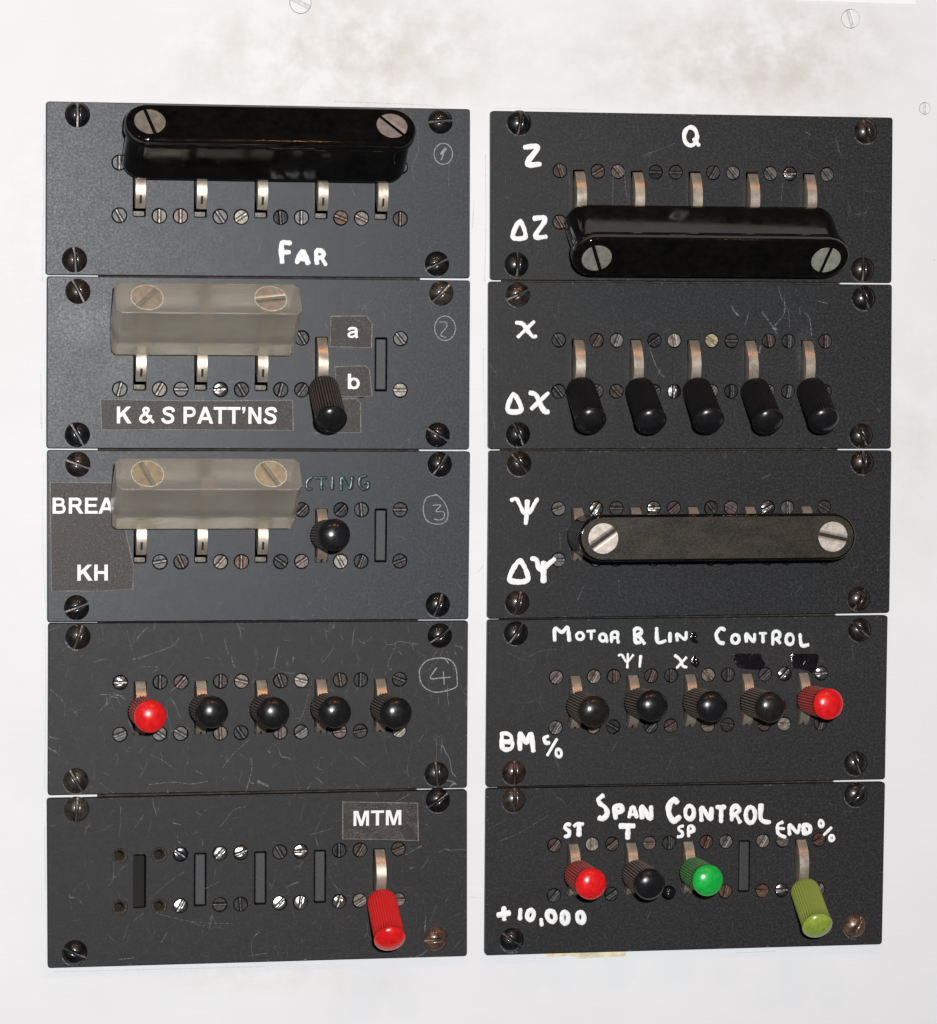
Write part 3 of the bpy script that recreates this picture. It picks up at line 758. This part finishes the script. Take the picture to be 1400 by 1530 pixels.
def clear_bar(pan, label, sc):
    root = empty('ganging_bar', pivot_matrix(pan, 0, 0, 39.3))
    tag(root, label, 'switch bar', 'frosted clear blocks screwed across three levers')
    x0, x1 = SLOTX[0] - 9.6, SLOTX[2] + 9.4
    bm = bmesh.new(); y = 6.0
    # plan with cut corners, a little narrower at the foot
    def ring(z, g, c): return [bm.verts.new(p) for p in ((x0 + g + c, -y + g, z), (x1 - g - c, -y + g, z), (x1 - g, -y + g + c, z), (x1 - g, y - g - c, z),
                                                        (x1 - g - c, y - g, z), (x0 + g + c, y - g, z), (x0 + g, y - g - c, z), (x0 + g, -y + g + c, z))]
    prev = ring(10.8, .3, 1.2); bm.faces.new(prev[::-1])
    for z, g, c in ((20, .1, 1.4), (31.5, 0, 1.6)):
        r = ring(z, g, c)
        for i in range(8): bm.faces.new((prev[i], prev[(i + 1) % 8], r[(i + 1) % 8], r[i]))
        prev = r
    bm.faces.new(prev)
    blk = link('block', from_bm(bm, 'block'), root, (M_acryl,)); bevel_mod(blk, .32, 2); bake(blk)
    for p in blk.data.polygons: p.use_smooth = False
    for (k, ang), col in zip(sc['screws'], sc['cols']):
        o = bpy.data.objects.new('clamp_screw', BIG); C.objects.link(o); o.parent = blk
        o.location = (SLOTX[k], 0, 31.66); o.rotation_euler = (0, 0, R_(ang)); o.color = (*col, 1)
        bm = bmesh.new(); a_ = [bm.verts.new((r * math.cos(t), r * math.sin(t), 0)) for t in [2 * math.pi * q / 40 for q in range(40)] for r in (4.78, 5.02)]
        for q in range(40): bm.faces.new((a_[2 * q], a_[2 * q + 1], a_[(2 * q + 3) % 80], a_[(2 * q + 2) % 80]))
        o = link('screw_seat', from_bm(bm, 'screw_seat'), blk, (M_seat,)); o.location = (SLOTX[k], 0, 31.57)
    for k in range(3):
        o = bpy.data.objects.new('lever', LEVER); C.objects.link(o); o.parent = root; o.location = (SLOTX[k], 0, 0)
        bm = bmesh.new(); box_bm(bm, -2.1, 2.1, -1.2, 1.2, 13.3, 26.5)
        o = link('lever_shank', from_bm(bm, 'lever_shank'), root, (M_metal,)); o.location = (SLOTX[k], 0, 0)
    for k in range(3): stops(roots[pan], SLOTX[k], 0)
clear_bar('L2', "frosted clear block thrown up above the K & S PATT'NS tape", dict(screws=((0, 47), (2, 8)), cols=((.56, .48, .37), (.57, .49, .39))))
clear_bar('L3', 'frosted clear block thrown up over the end of the BREA tape', dict(screws=((0, 112), (2, 118)), cols=((.57, .48, .33), (.62, .53, .37))))

# ------------------------------------------------------------------ tapes
GL = {   # bold sans capitals in units of the cap height: (advance, quads, bent strokes (width, points))
 'K': (1.0, [((.1,0),(.3,0),(.3,1),(.1,1)), ((.3,.33),(.97,1),(.70,1),(.3,.60)), ((.74,0),(1.0,0),(.58,.64),(.42,.48))], []),
 'P': (.94, [((.1,0),(.3,0),(.3,1),(.1,1))], [(.17, [(.3,.915),(.56,.915),(.70,.86),(.765,.70),(.70,.54),(.56,.475),(.3,.475)])]),
 'R': (1.0, [((.1,0),(.3,0),(.3,1),(.1,1)), ((.76,0),(1.01,0),(.72,.45),(.47,.45))], [(.17, [(.3,.915),(.60,.915),(.74,.86),(.80,.71),(.74,.56),(.60,.50),(.3,.50)])]),
 'B': (1.0, [((.1,0),(.3,0),(.3,1),(.1,1))], [(.165, [(.3,.917),(.56,.917),(.70,.87),(.745,.74),(.69,.60),(.56,.545),(.3,.545)]), (.165, [(.3,.535),(.60,.535),(.76,.47),(.82,.31),(.76,.14),(.60,.083),(.3,.083)])]),
 'S': (.93, [], [(.185, [(.80,.70),(.74,.86),(.60,.915),(.44,.91),(.27,.85),(.22,.73),(.30,.61),(.48,.54),(.66,.47),(.755,.32),(.70,.15),(.52,.085),(.34,.09),(.19,.17),(.12,.32)])]),
 '&': (1.0, [], [(.165, [(.97,.04),(.62,.42),(.36,.72),(.38,.87),(.50,.92),(.62,.87),(.63,.74),(.50,.60),(.26,.46),(.16,.28),(.24,.13),(.42,.08),(.60,.15),(.74,.32),(.80,.50)])]),
 'A': (1.0, [((0,0),(.215,0),(.61,1),(.39,1)), ((.785,0),(1.0,0),(.61,1),(.395,1)), ((.2,.22),(.8,.22),(.74,.39),(.26,.39))], []),
 'T': (.85, [((.02,.83),(.83,.83),(.83,1),(.02,1)), ((.325,0),(.525,0),(.525,.84),(.325,.84))], []),
 "'": (.38, [((.09,.80),(.29,.80),(.29,1),(.09,1)), ((.19,.82),(.29,.82),(.20,.62),(.10,.64))], []),
 'N': (1.0, [((.1,0),(.29,0),(.29,1),(.1,1)), ((.71,0),(.90,0),(.90,1),(.71,1)), ((.1,1),(.31,1),(.90,0),(.69,0))], []),
 'E': (.93, [((.1,0),(.3,0),(.3,1),(.1,1)), ((.29,.83),(.86,.83),(.86,1),(.29,1)), ((.29,.43),(.81,.43),(.81,.60),(.29,.60)), ((.29,0),(.88,0),(.88,.17),(.29,.17))], []),
 'H': (1.0, [((.1,0),(.3,0),(.3,1),(.1,1)), ((.70,0),(.90,0),(.90,1),(.70,1)), ((.29,.42),(.71,.42),(.71,.59),(.29,.59))], []),
 'M': (1.16, [((.1,0),(.28,0),(.28,1),(.1,1)), ((.88,0),(1.06,0),(1.06,1),(.88,1)), ((.2,1),(.39,1),(.67,0),(.49,0)), ((.96,1),(.77,1),(.49,0),(.67,0))], []),
 'a': (.78, [], [(.17, [(.13,.53),(.21,.65),(.37,.68),(.53,.64),(.58,.50),(.58,.15),(.64,0)]), (.15, [(.58,.44),(.34,.39),(.17,.31),(.13,.19),(.20,.085),(.35,.07),(.50,.14),(.58,.24)])]),
 'b': (.85, [((.08,0),(.265,0),(.265,1),(.08,1))], [(.17, [(.2,.50),(.29,.62),(.43,.66),(.60,.59),(.68,.36),(.60,.13),(.43,.065),(.29,.11),(.2,.24)])]),
 ' ': (.39, [], [])}
def text_meshes(body, x0, y0, x1, y1):
    x = 0; k = 0; out = []
    for ch in body:
        bm = bmesh.new()
        adv, quads, bends = GL[ch]
        for q in quads:
            z = .03 + .0035 * (k % 9); k += 1
            bm.faces.new([bm.verts.new((x + a, b, z)) for a, b in q])
        for w, pts in bends:
            z = .03 + .0035 * (k % 9); k += 1; dz = .00022
            P = smooth_line(pts, .04); prev = None
            for i, p in enumerate(P):
                a, b = P[max(i - 1, 0)], P[min(i + 1, len(P) - 1)]; d = math.dist(a, b) or 1
                nx, ny = -(b[1] - a[1]) / d * w / 2, (b[0] - a[0]) / d * w / 2
                cur = (bm.verts.new((x + p[0] + nx, p[1] + ny, z + dz * i)), bm.verts.new((x + p[0] - nx, p[1] - ny, z + dz * i)))
                if prev: bm.faces.new((prev[0], prev[1], cur[1], cur[0]))
                prev = cur
        x += adv
        bm.normal_update()
        for f in bm.faces:
            if f.normal.z < 0: f.normal_flip()
        if bm.faces: out.append(from_bm(bm, 'printed_letter'))
        else: bm.free()
    X = [v.co.x for me in out for v in me.vertices]; Y = [v.co.y for me in out for v in me.vertices]
    sx = (x1 - x0) / (max(X) - min(X)); sy = (y1 - y0) / (max(Y) - min(Y)); mx, my = min(X), min(Y)
    for me in out:
        for v in me.vertices: v.co = (x0 + (v.co.x - mx) * sx, y0 + (v.co.y - my) * sy, v.co.z)
    return out
def tape(pan, poly, texts, label, up=.06, mats=None):
    root = empty('tape_label', PM[pan]); tag(root, label, 'tape label', 'pieces of black tape stuck on the panels')
    P = [loc(pan, x, y) for x, y in poly]
    me = curve_plate([P], .14, .02); tp = link('tape', me, root, (mats or M_tape,)); tp.location = (0, 0, up + .1)
    for (t, x0, y0, x1, y1) in texts:        # photo box of the printed letters
        a = loc(pan, x0, y1); b = loc(pan, x1, y0)
        for me in text_meshes(t, a[0], a[1], b[0], b[1]):
            l = link('printed_letter', me, tp, (M_print,)); l.location = (0, 0, -.015)
    bm = bmesh.new(); rnd = random.Random(len(poly))
    for a, b in zip(P, P[1:] + P[:1]):
        stroke(bm, [a, b], .10, .03, rnd, .5)
    l = link('tape_edge', from_bm(bm, 'tape_edge'), tp, (M_tapeedge,)); l.location = (0, 0, -.01)
    return root
tape('L2', [(150, 597), (290, 599), (437, 598), (438, 643), (300, 642), (152, 642)], [("K & S PATT'NS", 174.5, 608, 414, 633)], "long tape printed K & S PATT'NS below the clear block")
tape('L2', [(494.5, 472.5), (547, 472), (556, 483), (555, 519.5), (493, 518)], [('a', 519, 488.5, 535.5, 505.5)], 'small tape printed with a lower-case a')
tape('L2', [(500.5, 548), (545, 546.5), (552, 552), (556, 592), (503, 593)], [('b', 519.5, 558.5, 537.5, 581.5)], 'small tape printed with a lower-case b')
tape('L2', [(478, 597), (532, 595.5), (538.5, 602), (539, 646), (472, 647)], [], 'blank piece of tape half hidden behind the thrown-down black knob', up=.05)
tape('L3', [(75, 721), (172, 721.5), (182, 760), (191, 810), (199, 843), (198.5, 880), (150, 883), (77, 883)], [('BREA', 78.5, 743.5, 171, 767.5), ('KH', 115.5, 843.5, 161, 867.5)], 'large tape printed BREA and KH at the left edge')
tape('L5', [(512, 1198), (570, 1199), (624, 1200), (625, 1256), (570, 1254), (512, 1253.5)], [('MTM', 528, 1210, 599.5, 1234)], 'clear-edged tape printed MTM above the red knob')

# ------------------------------------------------------------------ painted and pencilled writing
W = writing
W('painted_letters', 'L1', roots['L1'], 400, 340, 14, [(52, [(300, 715), (290, 500), (300, 325), (400, 318), (465, 325)]), (44, [(300, 520), (450, 515)]),
   (48, [(612, 725), (715, 500), (770, 560), (845, 745)]), (40, [(660, 660), (800, 670)]), (44, [(1030, 745), (1018, 500), (1120, 490), (1178, 560), (1120, 625), (1060, 630)]), (40, [(1120, 620), (1210, 770)])], M_paint, 'white hand-painted word FAR')
W('painted_letters', 'R1', roots['R1'], 750, 180, 8.05, [(29, [(278, 322), (430, 325), (300, 520), (455, 525)])], M_paint, 'white hand-painted Z')
W('painted_letters', 'R1', roots['R1'], 750, 180, 8.05, [(27, [(215, 1215), (130, 1402), (282, 1398), (215, 1215)]), (26, [(388, 1178), (525, 1185), (400, 1392), (528, 1398)])], M_paint, 'white hand-painted delta Z')
W('painted_letters', 'R1', roots['R1'], 1000, 180, 23.33, [(72, ell(745, 555, 225, 318)), (68, [(865, 655), (1030, 860)])], M_paint, 'white hand-painted Q')
W('painted_letters', 'R2', roots['R2'], 740, 460, 8.5, [(24, [(270, 188), (350, 205), (420, 300), (480, 365), (515, 360)]), (22, [(490, 178), (290, 368)])], M_paint, 'white hand-painted chi')
W('painted_letters', 'R2', roots['R2'], 740, 460, 8.5, [(30, [(235, 1100), (158, 1300), (330, 1298), (235, 1100)]), (28, [(445, 1080), (520, 1110), (590, 1260), (640, 1322), (670, 1320)]), (24, [(670, 1085), (462, 1280)])], M_paint, 'white hand-painted delta chi')
W('painted_letters', 'R3', roots['R3'], 740, 730, 9.56, [(28, [(232, 165), (300, 145), (345, 220), (400, 330), (440, 350), (500, 330), (560, 220), (602, 150)]), (32, [(458, 180), (452, 350)]), (26, [(452, 350), (436, 500)])], M_paint, 'white hand-painted psi')
W('painted_letters', 'R3', roots['R3'], 740, 730, 9.56, [(36, [(350, 1035), (205, 1300), (465, 1302), (350, 1035)]), (32, [(525, 1000), (590, 1020), (620, 1130), (680, 1150), (760, 1080), (842, 1010)]), (36, [(690, 1060), (690, 1325)])], M_paint, 'white hand-painted delta psi', z0=.0)
W('painted_letters', 'R4', roots['R4'], 810, 920, 6.087, [(19, [(115, 222), (118, 115), (180, 150), (230, 108), (248, 225)]), (15, ell(345, 185, 33, 33)), (14, [(412, 142), (478, 138)]), (14, [(448, 145), (447, 212)]),
   (16, ell(552, 198, 30, 33)), (14, [(585, 200), (590, 238)]), (15, [(632, 238), (635, 160), (680, 150), (688, 190), (650, 200)]), (14, [(682, 190), (694, 245)]),
   (19, [(850, 242), (842, 130), (890, 118), (902, 155), (860, 185), (848, 240), (890, 242)]), (18, [(880, 185), (930, 252)]),
   (18, [(1042, 115), (1052, 240), (1120, 228)]), (17, [(1163, 158), (1163, 234)]), (15, [(1230, 225), (1228, 165), (1300, 215), (1312, 150)])], M_paint, 'white hand-painted words MOTOR & LIN')
W('painted_letters', 'R4', roots['R4'], 1020, 920, 6.087, [(18, [(380, 128), (345, 115), (305, 172), (330, 238), (372, 250)]), (17, ell(480, 212, 34, 40)), (16, [(580, 235), (580, 165), (645, 235), (655, 168)]), (14, [(702, 160), (758, 160)]), (16, [(730, 165), (732, 240)]),
   (17, [(820, 260), (825, 155), (870, 145), (884, 188), (840, 215)]), (16, [(860, 215), (885, 248)]), (17, ell(975, 215, 34, 48)), (18, [(1068, 170), (1082, 268), (1140, 265)])], M_paint, 'white hand-painted word CONTROL')
W('painted_letters', 'R4', roots['R4'], 810, 920, 6.087, [(12, [(697, 362), (725, 355), (755, 405), (780, 415), (828, 358)]), (12, [(780, 348), (775, 472)]), (15, [(897, 368), (888, 462)])], M_paint, 'small white psi and 1')
W('painted_letters', 'R4', roots['R4'], 810, 920, 6.087, [(15, [(1210, 362), (1255, 400), (1280, 455), (1312, 468)]), (15, [(1310, 382), (1228, 472)])], M_paint, 'small white chi')
W('painted_letters', 'R4', roots['R4'], 735, 1080, 11.67, [(42, [(175, 185), (188, 440), (330, 450), (352, 345), (200, 330)]), (40, [(175, 185), (270, 190), (335, 240), (345, 330)]), (44, [(490, 460), (492, 180), (600, 345), (680, 195), (722, 488)]),
   (34, [(975, 235), (912, 270), (940, 350), (995, 348)]), (28, [(1130, 288), (968, 565)]), (32, ell(1165, 527, 48, 68, -12))], M_paint, 'white hand-painted BM and percent sign')
W('painted_letters', 'R5', roots['R5'], 880, 1170, 7.78, [(27, [(160, 148), (112, 190), (130, 240), (190, 285), (212, 360), (160, 415), (122, 405)]), (26, [(310, 405), (305, 282), (370, 268), (388, 315), (330, 345)]), (21, [(467, 395), (495, 290), (525, 290), (555, 395)]), (17, [(480, 365), (540, 365)]),
   (26, [(617, 402), (612, 272), (715, 415), (722, 280)]), (30, [(1022, 222), (985, 192), (932, 260), (932, 360), (985, 440), (1048, 398)]), (24, ell(1170, 342, 50, 78))], M_paint, 'white hand-painted words SPAN CONTROL, first half')
W('painted_letters', 'R5', roots['R5'], 1040, 1180, 6.364, [(21, [(52, 288), (55, 170), (135, 278), (147, 180)]), (20, [(200, 165), (272, 165)]), (19, [(240, 170), (238, 302)]), (19, [(340, 285), (342, 190), (378, 155), (412, 195), (350, 250)]), (18, [(385, 245), (418, 308)]),
   (20, ell(518, 240, 45, 75)), (23, [(618, 148), (615, 270), (650, 303), (695, 308)])], M_paint, 'white hand-painted letters NTROL')
W('painted_letters', 'R5', roots['R5'], 1040, 1180, 6.364, [(17, [(820, 310), (778, 335), (782, 415), (845, 450)]), (14, [(790, 368), (835, 370)]), (16, [(890, 425), (890, 335), (965, 408), (985, 335)]), (19, [(1032, 418), (1025, 335), (1078, 348), (1082, 398), (1032, 420)]),
   (13, ell(1190, 322, 20, 32, -15)), (14, [(1285, 362), (1218, 428)]), (14, ell(1292, 460, 21, 26))], M_paint, 'white hand-painted END and percent sign')
W('painted_letters', 'R5', roots['R5'], 830, 1220, 10.77, [(31, [(228, 132), (180, 125), (152, 180), (220, 240), (212, 308), (158, 322)]), (27, [(305, 152), (350, 118), (438, 120)]), (36, [(380, 150), (378, 300)])], M_paint, 'small white ST')
W('painted_letters', 'R5', roots['R5'], 880, 1170, 7.78, [(32, [(370, 500), (515, 498)]), (27, [(455, 510), (450, 638)])], M_paint, 'small white T')
W('painted_letters', 'R5', roots['R5'], 880, 1170, 7.78, [(17, [(1092, 500), (1052, 512), (1045, 545), (1085, 572), (1080, 615), (1035, 625)]), (19, [(1160, 615), (1160, 508), (1205, 505), (1217, 550), (1180, 570)])], M_paint, 'small white SP')
W('painted_letters', 'R5', roots['R5'], 730, 1340, 8.75, [(27, [(200, 143), (205, 295)]), (31, [(128, 238), (268, 212)]), (27, [(417, 168), (410, 288)]), (27, ell(548, 238, 43, 66, 12)), (23, [(688, 295), (695, 370)]),
   (29, ell(820, 255, 52, 74, -18)), (27, ell(1000, 275, 42, 80)), (27, ell(1203, 268, 44, 72, -8))], M_paint, 'white hand-painted +10,000')
W('overpainted_letters', 'L3', roots['L3'], 450, 700, 12.73, [(34, [(200, 170), (115, 255), (120, 385), (195, 392)]), (34, [(290, 180), (470, 180)]), (34, [(390, 190), (390, 390)]), (34, [(600, 170), (595, 390)]), (34, [(765, 405), (780, 175), (930, 385), (975, 170)]),
   (34, [(1235, 140), (1130, 175), (1110, 300), (1180, 395), (1275, 365), (1280, 275), (1205, 275)])], M_teal, 'letters overpainted in glossy dark green', h=.16)
def overpaint(pan, ox, oy, s, pts, label):
    P = [loc(pan, ox + x / s, oy + y / s) for x, y in pts]; rnd = random.Random(3)
    bm = bmesh.new(); cx = sum(p[0] for p in P) / len(P); cy = sum(p[1] for p in P) / len(P)
    P = smooth_line(P + [P[0]], .25)[:-1]; rings = []
    for q, (f, z) in enumerate(((1, 0), (.96, .10), (.8, .15), (.55, .12), (.28, .14))):
        rings.append([bm.verts.new((cx + (x - cx) * f, cy + (y - cy) * f, z * (1 + rnd.uniform(-.3, .3)))) for x, y in P])
    for a, b in zip(rings, rings[1:]):
        for i in range(len(P)): bm.faces.new((a[i], a[(i + 1) % len(P)], b[(i + 1) % len(P)], b[i])).smooth = True
    bm.faces.new(rings[-1]); bmesh.ops.recalc_face_normals(bm, faces=bm.faces)
    tag(link('overpainted_patch', from_bm(bm, 'overpainted_patch'), roots[pan], (M_over,)), label)
overpaint('R4', 1020, 920, 6.087, [(455, 350), (500, 343), (620, 345), (705, 350), (725, 400), (750, 435), (715, 485), (620, 490), (520, 475), (475, 425)], 'glossy black painted-out patch')
overpaint('R4', 1020, 920, 6.087, [(990, 350), (1030, 345), (1120, 345), (1230, 355), (1228, 420), (1210, 480), (1175, 520), (1120, 500), (1030, 480), (985, 470)], 'glossy black painted-out patch')
W('overpainted_letters', 'R4', roots['R4'], 1020, 920, 6.087, [(20, [(110, 165), (85, 190), (100, 225), (125, 240)]), (16, [(90, 165), (120, 190)])], M_over, 'letter painted out in black after LIN', h=.2)
W('overpainted_letters', 'R4', roots['R4'], 1020, 920, 6.087, [(20, [(105, 375), (95, 430), (120, 460)]), (18, [(130, 400), (135, 440)])], M_over, 'figure painted out in black after the small chi', h=.2)
Pn = dict(h=.012, wob=.22, z0=.004)
W('pencil_mark', 'L1', roots['L1'], 610, 190, 15.56, [(11, ell(815, 620, 215, 243)), (32, [(865, 500), (775, 620)]), (14, [(820, 640), (762, 755)])], M_pencil, 'pencilled 1 in a ring', **Pn)
W('pencil_mark', 'L2', roots['L2'], 380, 400, 4, [(2.6, ell(1140, 362, 62, 73)), (2.6, [(1108, 325), (1140, 325), (1150, 350), (1115, 400), (1145, 418)])], M_pencil, 'pencilled 2 in a ring', **Pn)
W('pencil_mark', 'L3', roots['L3'], 380, 660, 4, [(2.8, [(1095, 318), (1030, 335), (1010, 400), (1030, 470), (1090, 492), (1140, 480), (1158, 430), (1140, 370), (1100, 325), (1080, 315)]), (3, [(1068, 380), (1115, 380), (1085, 415), (1130, 420), (1135, 450), (1110, 468), (1075, 462)])], M_pencil, 'pencilled 3 in a ring', **Pn)
W('pencil_mark', 'L4', roots['L4'], 380, 910, 4, [(3, [(1160, 325), (1140, 298), (1100, 293), (1030, 310), (990, 360), (990, 420), (1020, 470), (1090, 497), (1200, 470), (1212, 420), (1200, 340), (1160, 300), (1110, 293)]), (3.4, [(1090, 350), (1052, 413), (1110, 412), (1170, 407)]), (3.2, [(1130, 375), (1135, 450)])], M_pencil, 'pencilled 4 in a ring', **Pn)

SCR = {
 'R2': [(1030, 410, 4.375, [(5, [(275, 205), (300, 250), (325, 270)]), (3, [(385, 250), (378, 290), (362, 330)]), (4, [(475, 245), (530, 320), (570, 385)]), (4, [(622, 160), (620, 250), (580, 310), (550, 345)]), (2, [(580, 80), (610, 180)]), (1.6, [(635, 200), (650, 260), (655, 350)]), (3.5, [(755, 250), (785, 290), (800, 400)]), (4, [(720, 215), (722, 258)]), (2, [(840, 175), (905, 190)]), (7, [(470, 470), (455, 510)]), (7, [(545, 350), (575, 358)])]),
        (720, 410, 4.375, [(3, [(1090, 460), (1120, 550), (1160, 640), (1190, 670)]), (3, [(1165, 620), (1150, 655)])])],
 'R1': [(720, 150, 4.375, [(2.6, [(930, 450), (938, 540), (948, 635)]), (2, [(858, 500), (855, 690)]), (1.6, [(1075, 350), (1180, 315), (1260, 280)]), (1.8, [(568, 480), (575, 560)])]), (1030, 150, 4.375, [(2, [(612, 535), (600, 660)]), (5, [(760, 205), (790, 225)])])],
 'R3': [(720, 660, 4.375, [(2, [(665, 945), (625, 1035)]), (1.6, [(895, 900), (900, 1000)]), (1.6, [(510, 590), (512, 700)])]), (1030, 660, 4.375, [(4, [(1228, 815), (1230, 845)]), (5, [(480, 235), (530, 215)]), (2, [(560, 610), (555, 650)])])],
 'R4': [(720, 910, 4.375, [(1.6, [(880, 870), (850, 930)]), (1.6, [(1250, 960), (1210, 1050)])])],
 'R5': [(720, 1150, 4.375, [(1.8, [(40, 390), (150, 330)]), (1.6, [(110, 470), (250, 410), (430, 300)])])],
 'L1': [(50, 140, 4, [(2.6, [(488, 820), (491, 870), (485, 930)]), (2, [(1130, 830), (1115, 885)]), (1.6, [(410, 165), (510, 210)])]), (380, 140, 4, [(2, [(975, 190), (982, 330), (945, 440), (955, 520)]), (2.6, [(575, 545), (600, 608)]), (1.6, [(1165, 400), (1160, 560)])])],
 'L2': [(380, 400, 4, [(1.6, [(530, 160), (528, 280)]), (1.8, [(640, 260), (700, 190)]), (2.4, [(425, 330), (440, 370)]), (1.6, [(935, 220), (930, 330)]), (1.4, [(560, 560), (620, 545)])]), (50, 400, 4, [(2, [(432, 380), (430, 560)]), (1.6, [(965, 720), (962, 780)])])],
 'L3': [(380, 660, 4, [(1.8, [(865, 560), (905, 585)]), (2.4, [(430, 915), (425, 940)]), (2.4, [(345, 950), (320, 980)]), (2, [(390, 370), (405, 335)]), (3, [(345, 1050), (355, 1030)]), (2, [(975, 880), (1000, 910)])]), (50, 660, 4, [(1.8, [(430, 200), (460, 215), (455, 235)])])],
 'L4': [(50, 910, 4, [(5, [(595, 300), (640, 290), (700, 270)]), (2.6, [(700, 270), (830, 220), (870, 170)]), (2.2, [(640, 345), (740, 345)]), (3, [(400, 510), (460, 512), (540, 520)]), (1.8, [(700, 870), (780, 910), (860, 970)]), (2.2, [(1290, 780), (1190, 870), (1130, 950)]), (3, [(1300, 890), (1305, 960), (1270, 1090)]),
        (3.4, [(690, 1050), (830, 1035), (940, 1045), (1040, 1030)]), (2, [(385, 1030), (440, 1070), (480, 1100)]), (1.8, [(1140, 180), (1165, 270)]), (5, [(1185, 280), (1190, 320), (1205, 350)]), (1.8, [(100, 480), (180, 560), (185, 640)]), (1.6, [(560, 130), (590, 250)]), (4, [(975, 970), (1015, 990)]), (3, [(715, 380), (750, 350)]), (3, [(480, 500), (550, 540)]), (1.6, [(160, 260), (280, 170)]), (1.5, [(370, 130), (410, 110), (415, 190)])]),
        (380, 910, 4, [(3, [(615, 170), (635, 195), (660, 205)]), (4, [(860, 250), (880, 270)]), (1.6, [(330, 480), (300, 600), (265, 680)]), (1.6, [(210, 560), (235, 620)]), (3, [(340, 1040), (315, 1080)]), (6, [(235, 285), (230, 315)]), (10, [(20, 1030), (80, 1055)]), (5, [(85, 850), (95, 860)])])],
 'L5': [(50, 1170, 4, [(2.2, [(1275, 140), (1200, 160), (1150, 220), (1110, 265)]), (4, [(860, 315), (865, 345), (880, 360)]), (1.6, [(900, 530), (800, 600), (700, 690)]), (1.8, [(740, 780), (960, 830), (1190, 840)]), (3, [(510, 1055), (600, 1045)]), (2, [(800, 890), (765, 950)]), (2, [(1110, 590), (1030, 630)]), (3.6, [(835, 238), (880, 250)]), (1.6, [(660, 190), (590, 290)]), (5, [(1320, 915), (1350, 890)]), (2, [(600, 820), (655, 780)]), (2, [(1280, 1035), (1400, 1015)])]),
        (380, 1170, 4, [(3.4, [(1025, 805), (1018, 890)]), (2.6, [(850, 110), (930, 65)]), (3, [(900, 430), (1000, 375)]), (1.8, [(1090, 730), (1050, 830)]), (1.6, [(330, 310), (470, 270)]), (5, [(930, 510), (950, 505)])])]}
for pan, sets in SCR.items():
    bm = bmesh.new(); rnd = random.Random(pan)
    for (ox, oy, s, st) in sets:
        for (r, pts) in st: stroke(bm, [loc(pan, ox + x / s, oy + y / s) for x, y in pts], r / s / (4.8 if pan == 'R2' else 7.0), .008, rnd, .35, .003, prof=4)
    for _ in range({'L4': 38, 'L5': 26, 'L2': 22, 'L1': 12, 'L3': 14}.get(pan, 9)):
        x, y, a = rnd.uniform(-62, 62), rnd.uniform(-23, 23), rnd.uniform(0, 6.28); ln = rnd.uniform(.8, 6) * (1 if rnd.random() < .8 else 2); bend = rnd.uniform(-.5, .5)
        pts = [(x + ln * t * math.cos(a + bend * t), y + ln * t * math.sin(a + bend * t)) for t in (0, .33, .66, 1)]
        if all(abs(u) < 64.5 and abs(v) < 25 and not (abs(v) < 11 and min(abs(u - q) for q in SLOTX) < 9) for u, v in pts):
            stroke(bm, pts, rnd.uniform(.02, .045), .006, rnd, .3, .002, prof=2)
    for _ in range(16):                  # chips along the plate's edges
        side = rnd.choice((0, 0, 2, 2, 1, 3)); a, b = QUAD[pan][side], QUAD[pan][(side + 1) % 4]; t = rnd.uniform(.03, .97); ln = rnd.uniform(.002, .008)
        A, B = loc(pan, a[0] + (b[0] - a[0]) * t, a[1] + (b[1] - a[1]) * t), loc(pan, a[0] + (b[0] - a[0]) * (t + ln), a[1] + (b[1] - a[1]) * (t + ln))
        k = 1 - .34 / max(abs(A[0]) if side in (1, 3) else abs(A[1]), 1)
        sc = (lambda q: (q[0] * k, q[1])) if side in (1, 3) else (lambda q: (q[0], q[1] * k))
        stroke(bm, [sc(A), sc(B)], rnd.uniform(.05, .13), .008, rnd, .4, .002, prof=2)
    for q, (px, py, a_, f_) in enumerate(CORNERS[pan]):
        if (q * 7 + len(sets) * 3 + ord(pan[0]) + int(pan[1])) % 3 != 0 or pan[0] == 'R':
            x, y = loc(pan, px, py, 0.5); a0 = rnd.uniform(185, 205); sp_ = rnd.uniform(50, 110)
            stroke(bm, [(x + 4.12 * math.cos(R_(a0 + sp_ * t / 8)), y + 4.12 * math.sin(R_(a0 + sp_ * t / 8))) for t in range(9)], rnd.uniform(.09, .22), .008, rnd, .2, .003, prof=4)
    tag(link('scratches', from_bm(bm, 'scratches'), roots[pan], (M_scratch,)), kind='stuff')
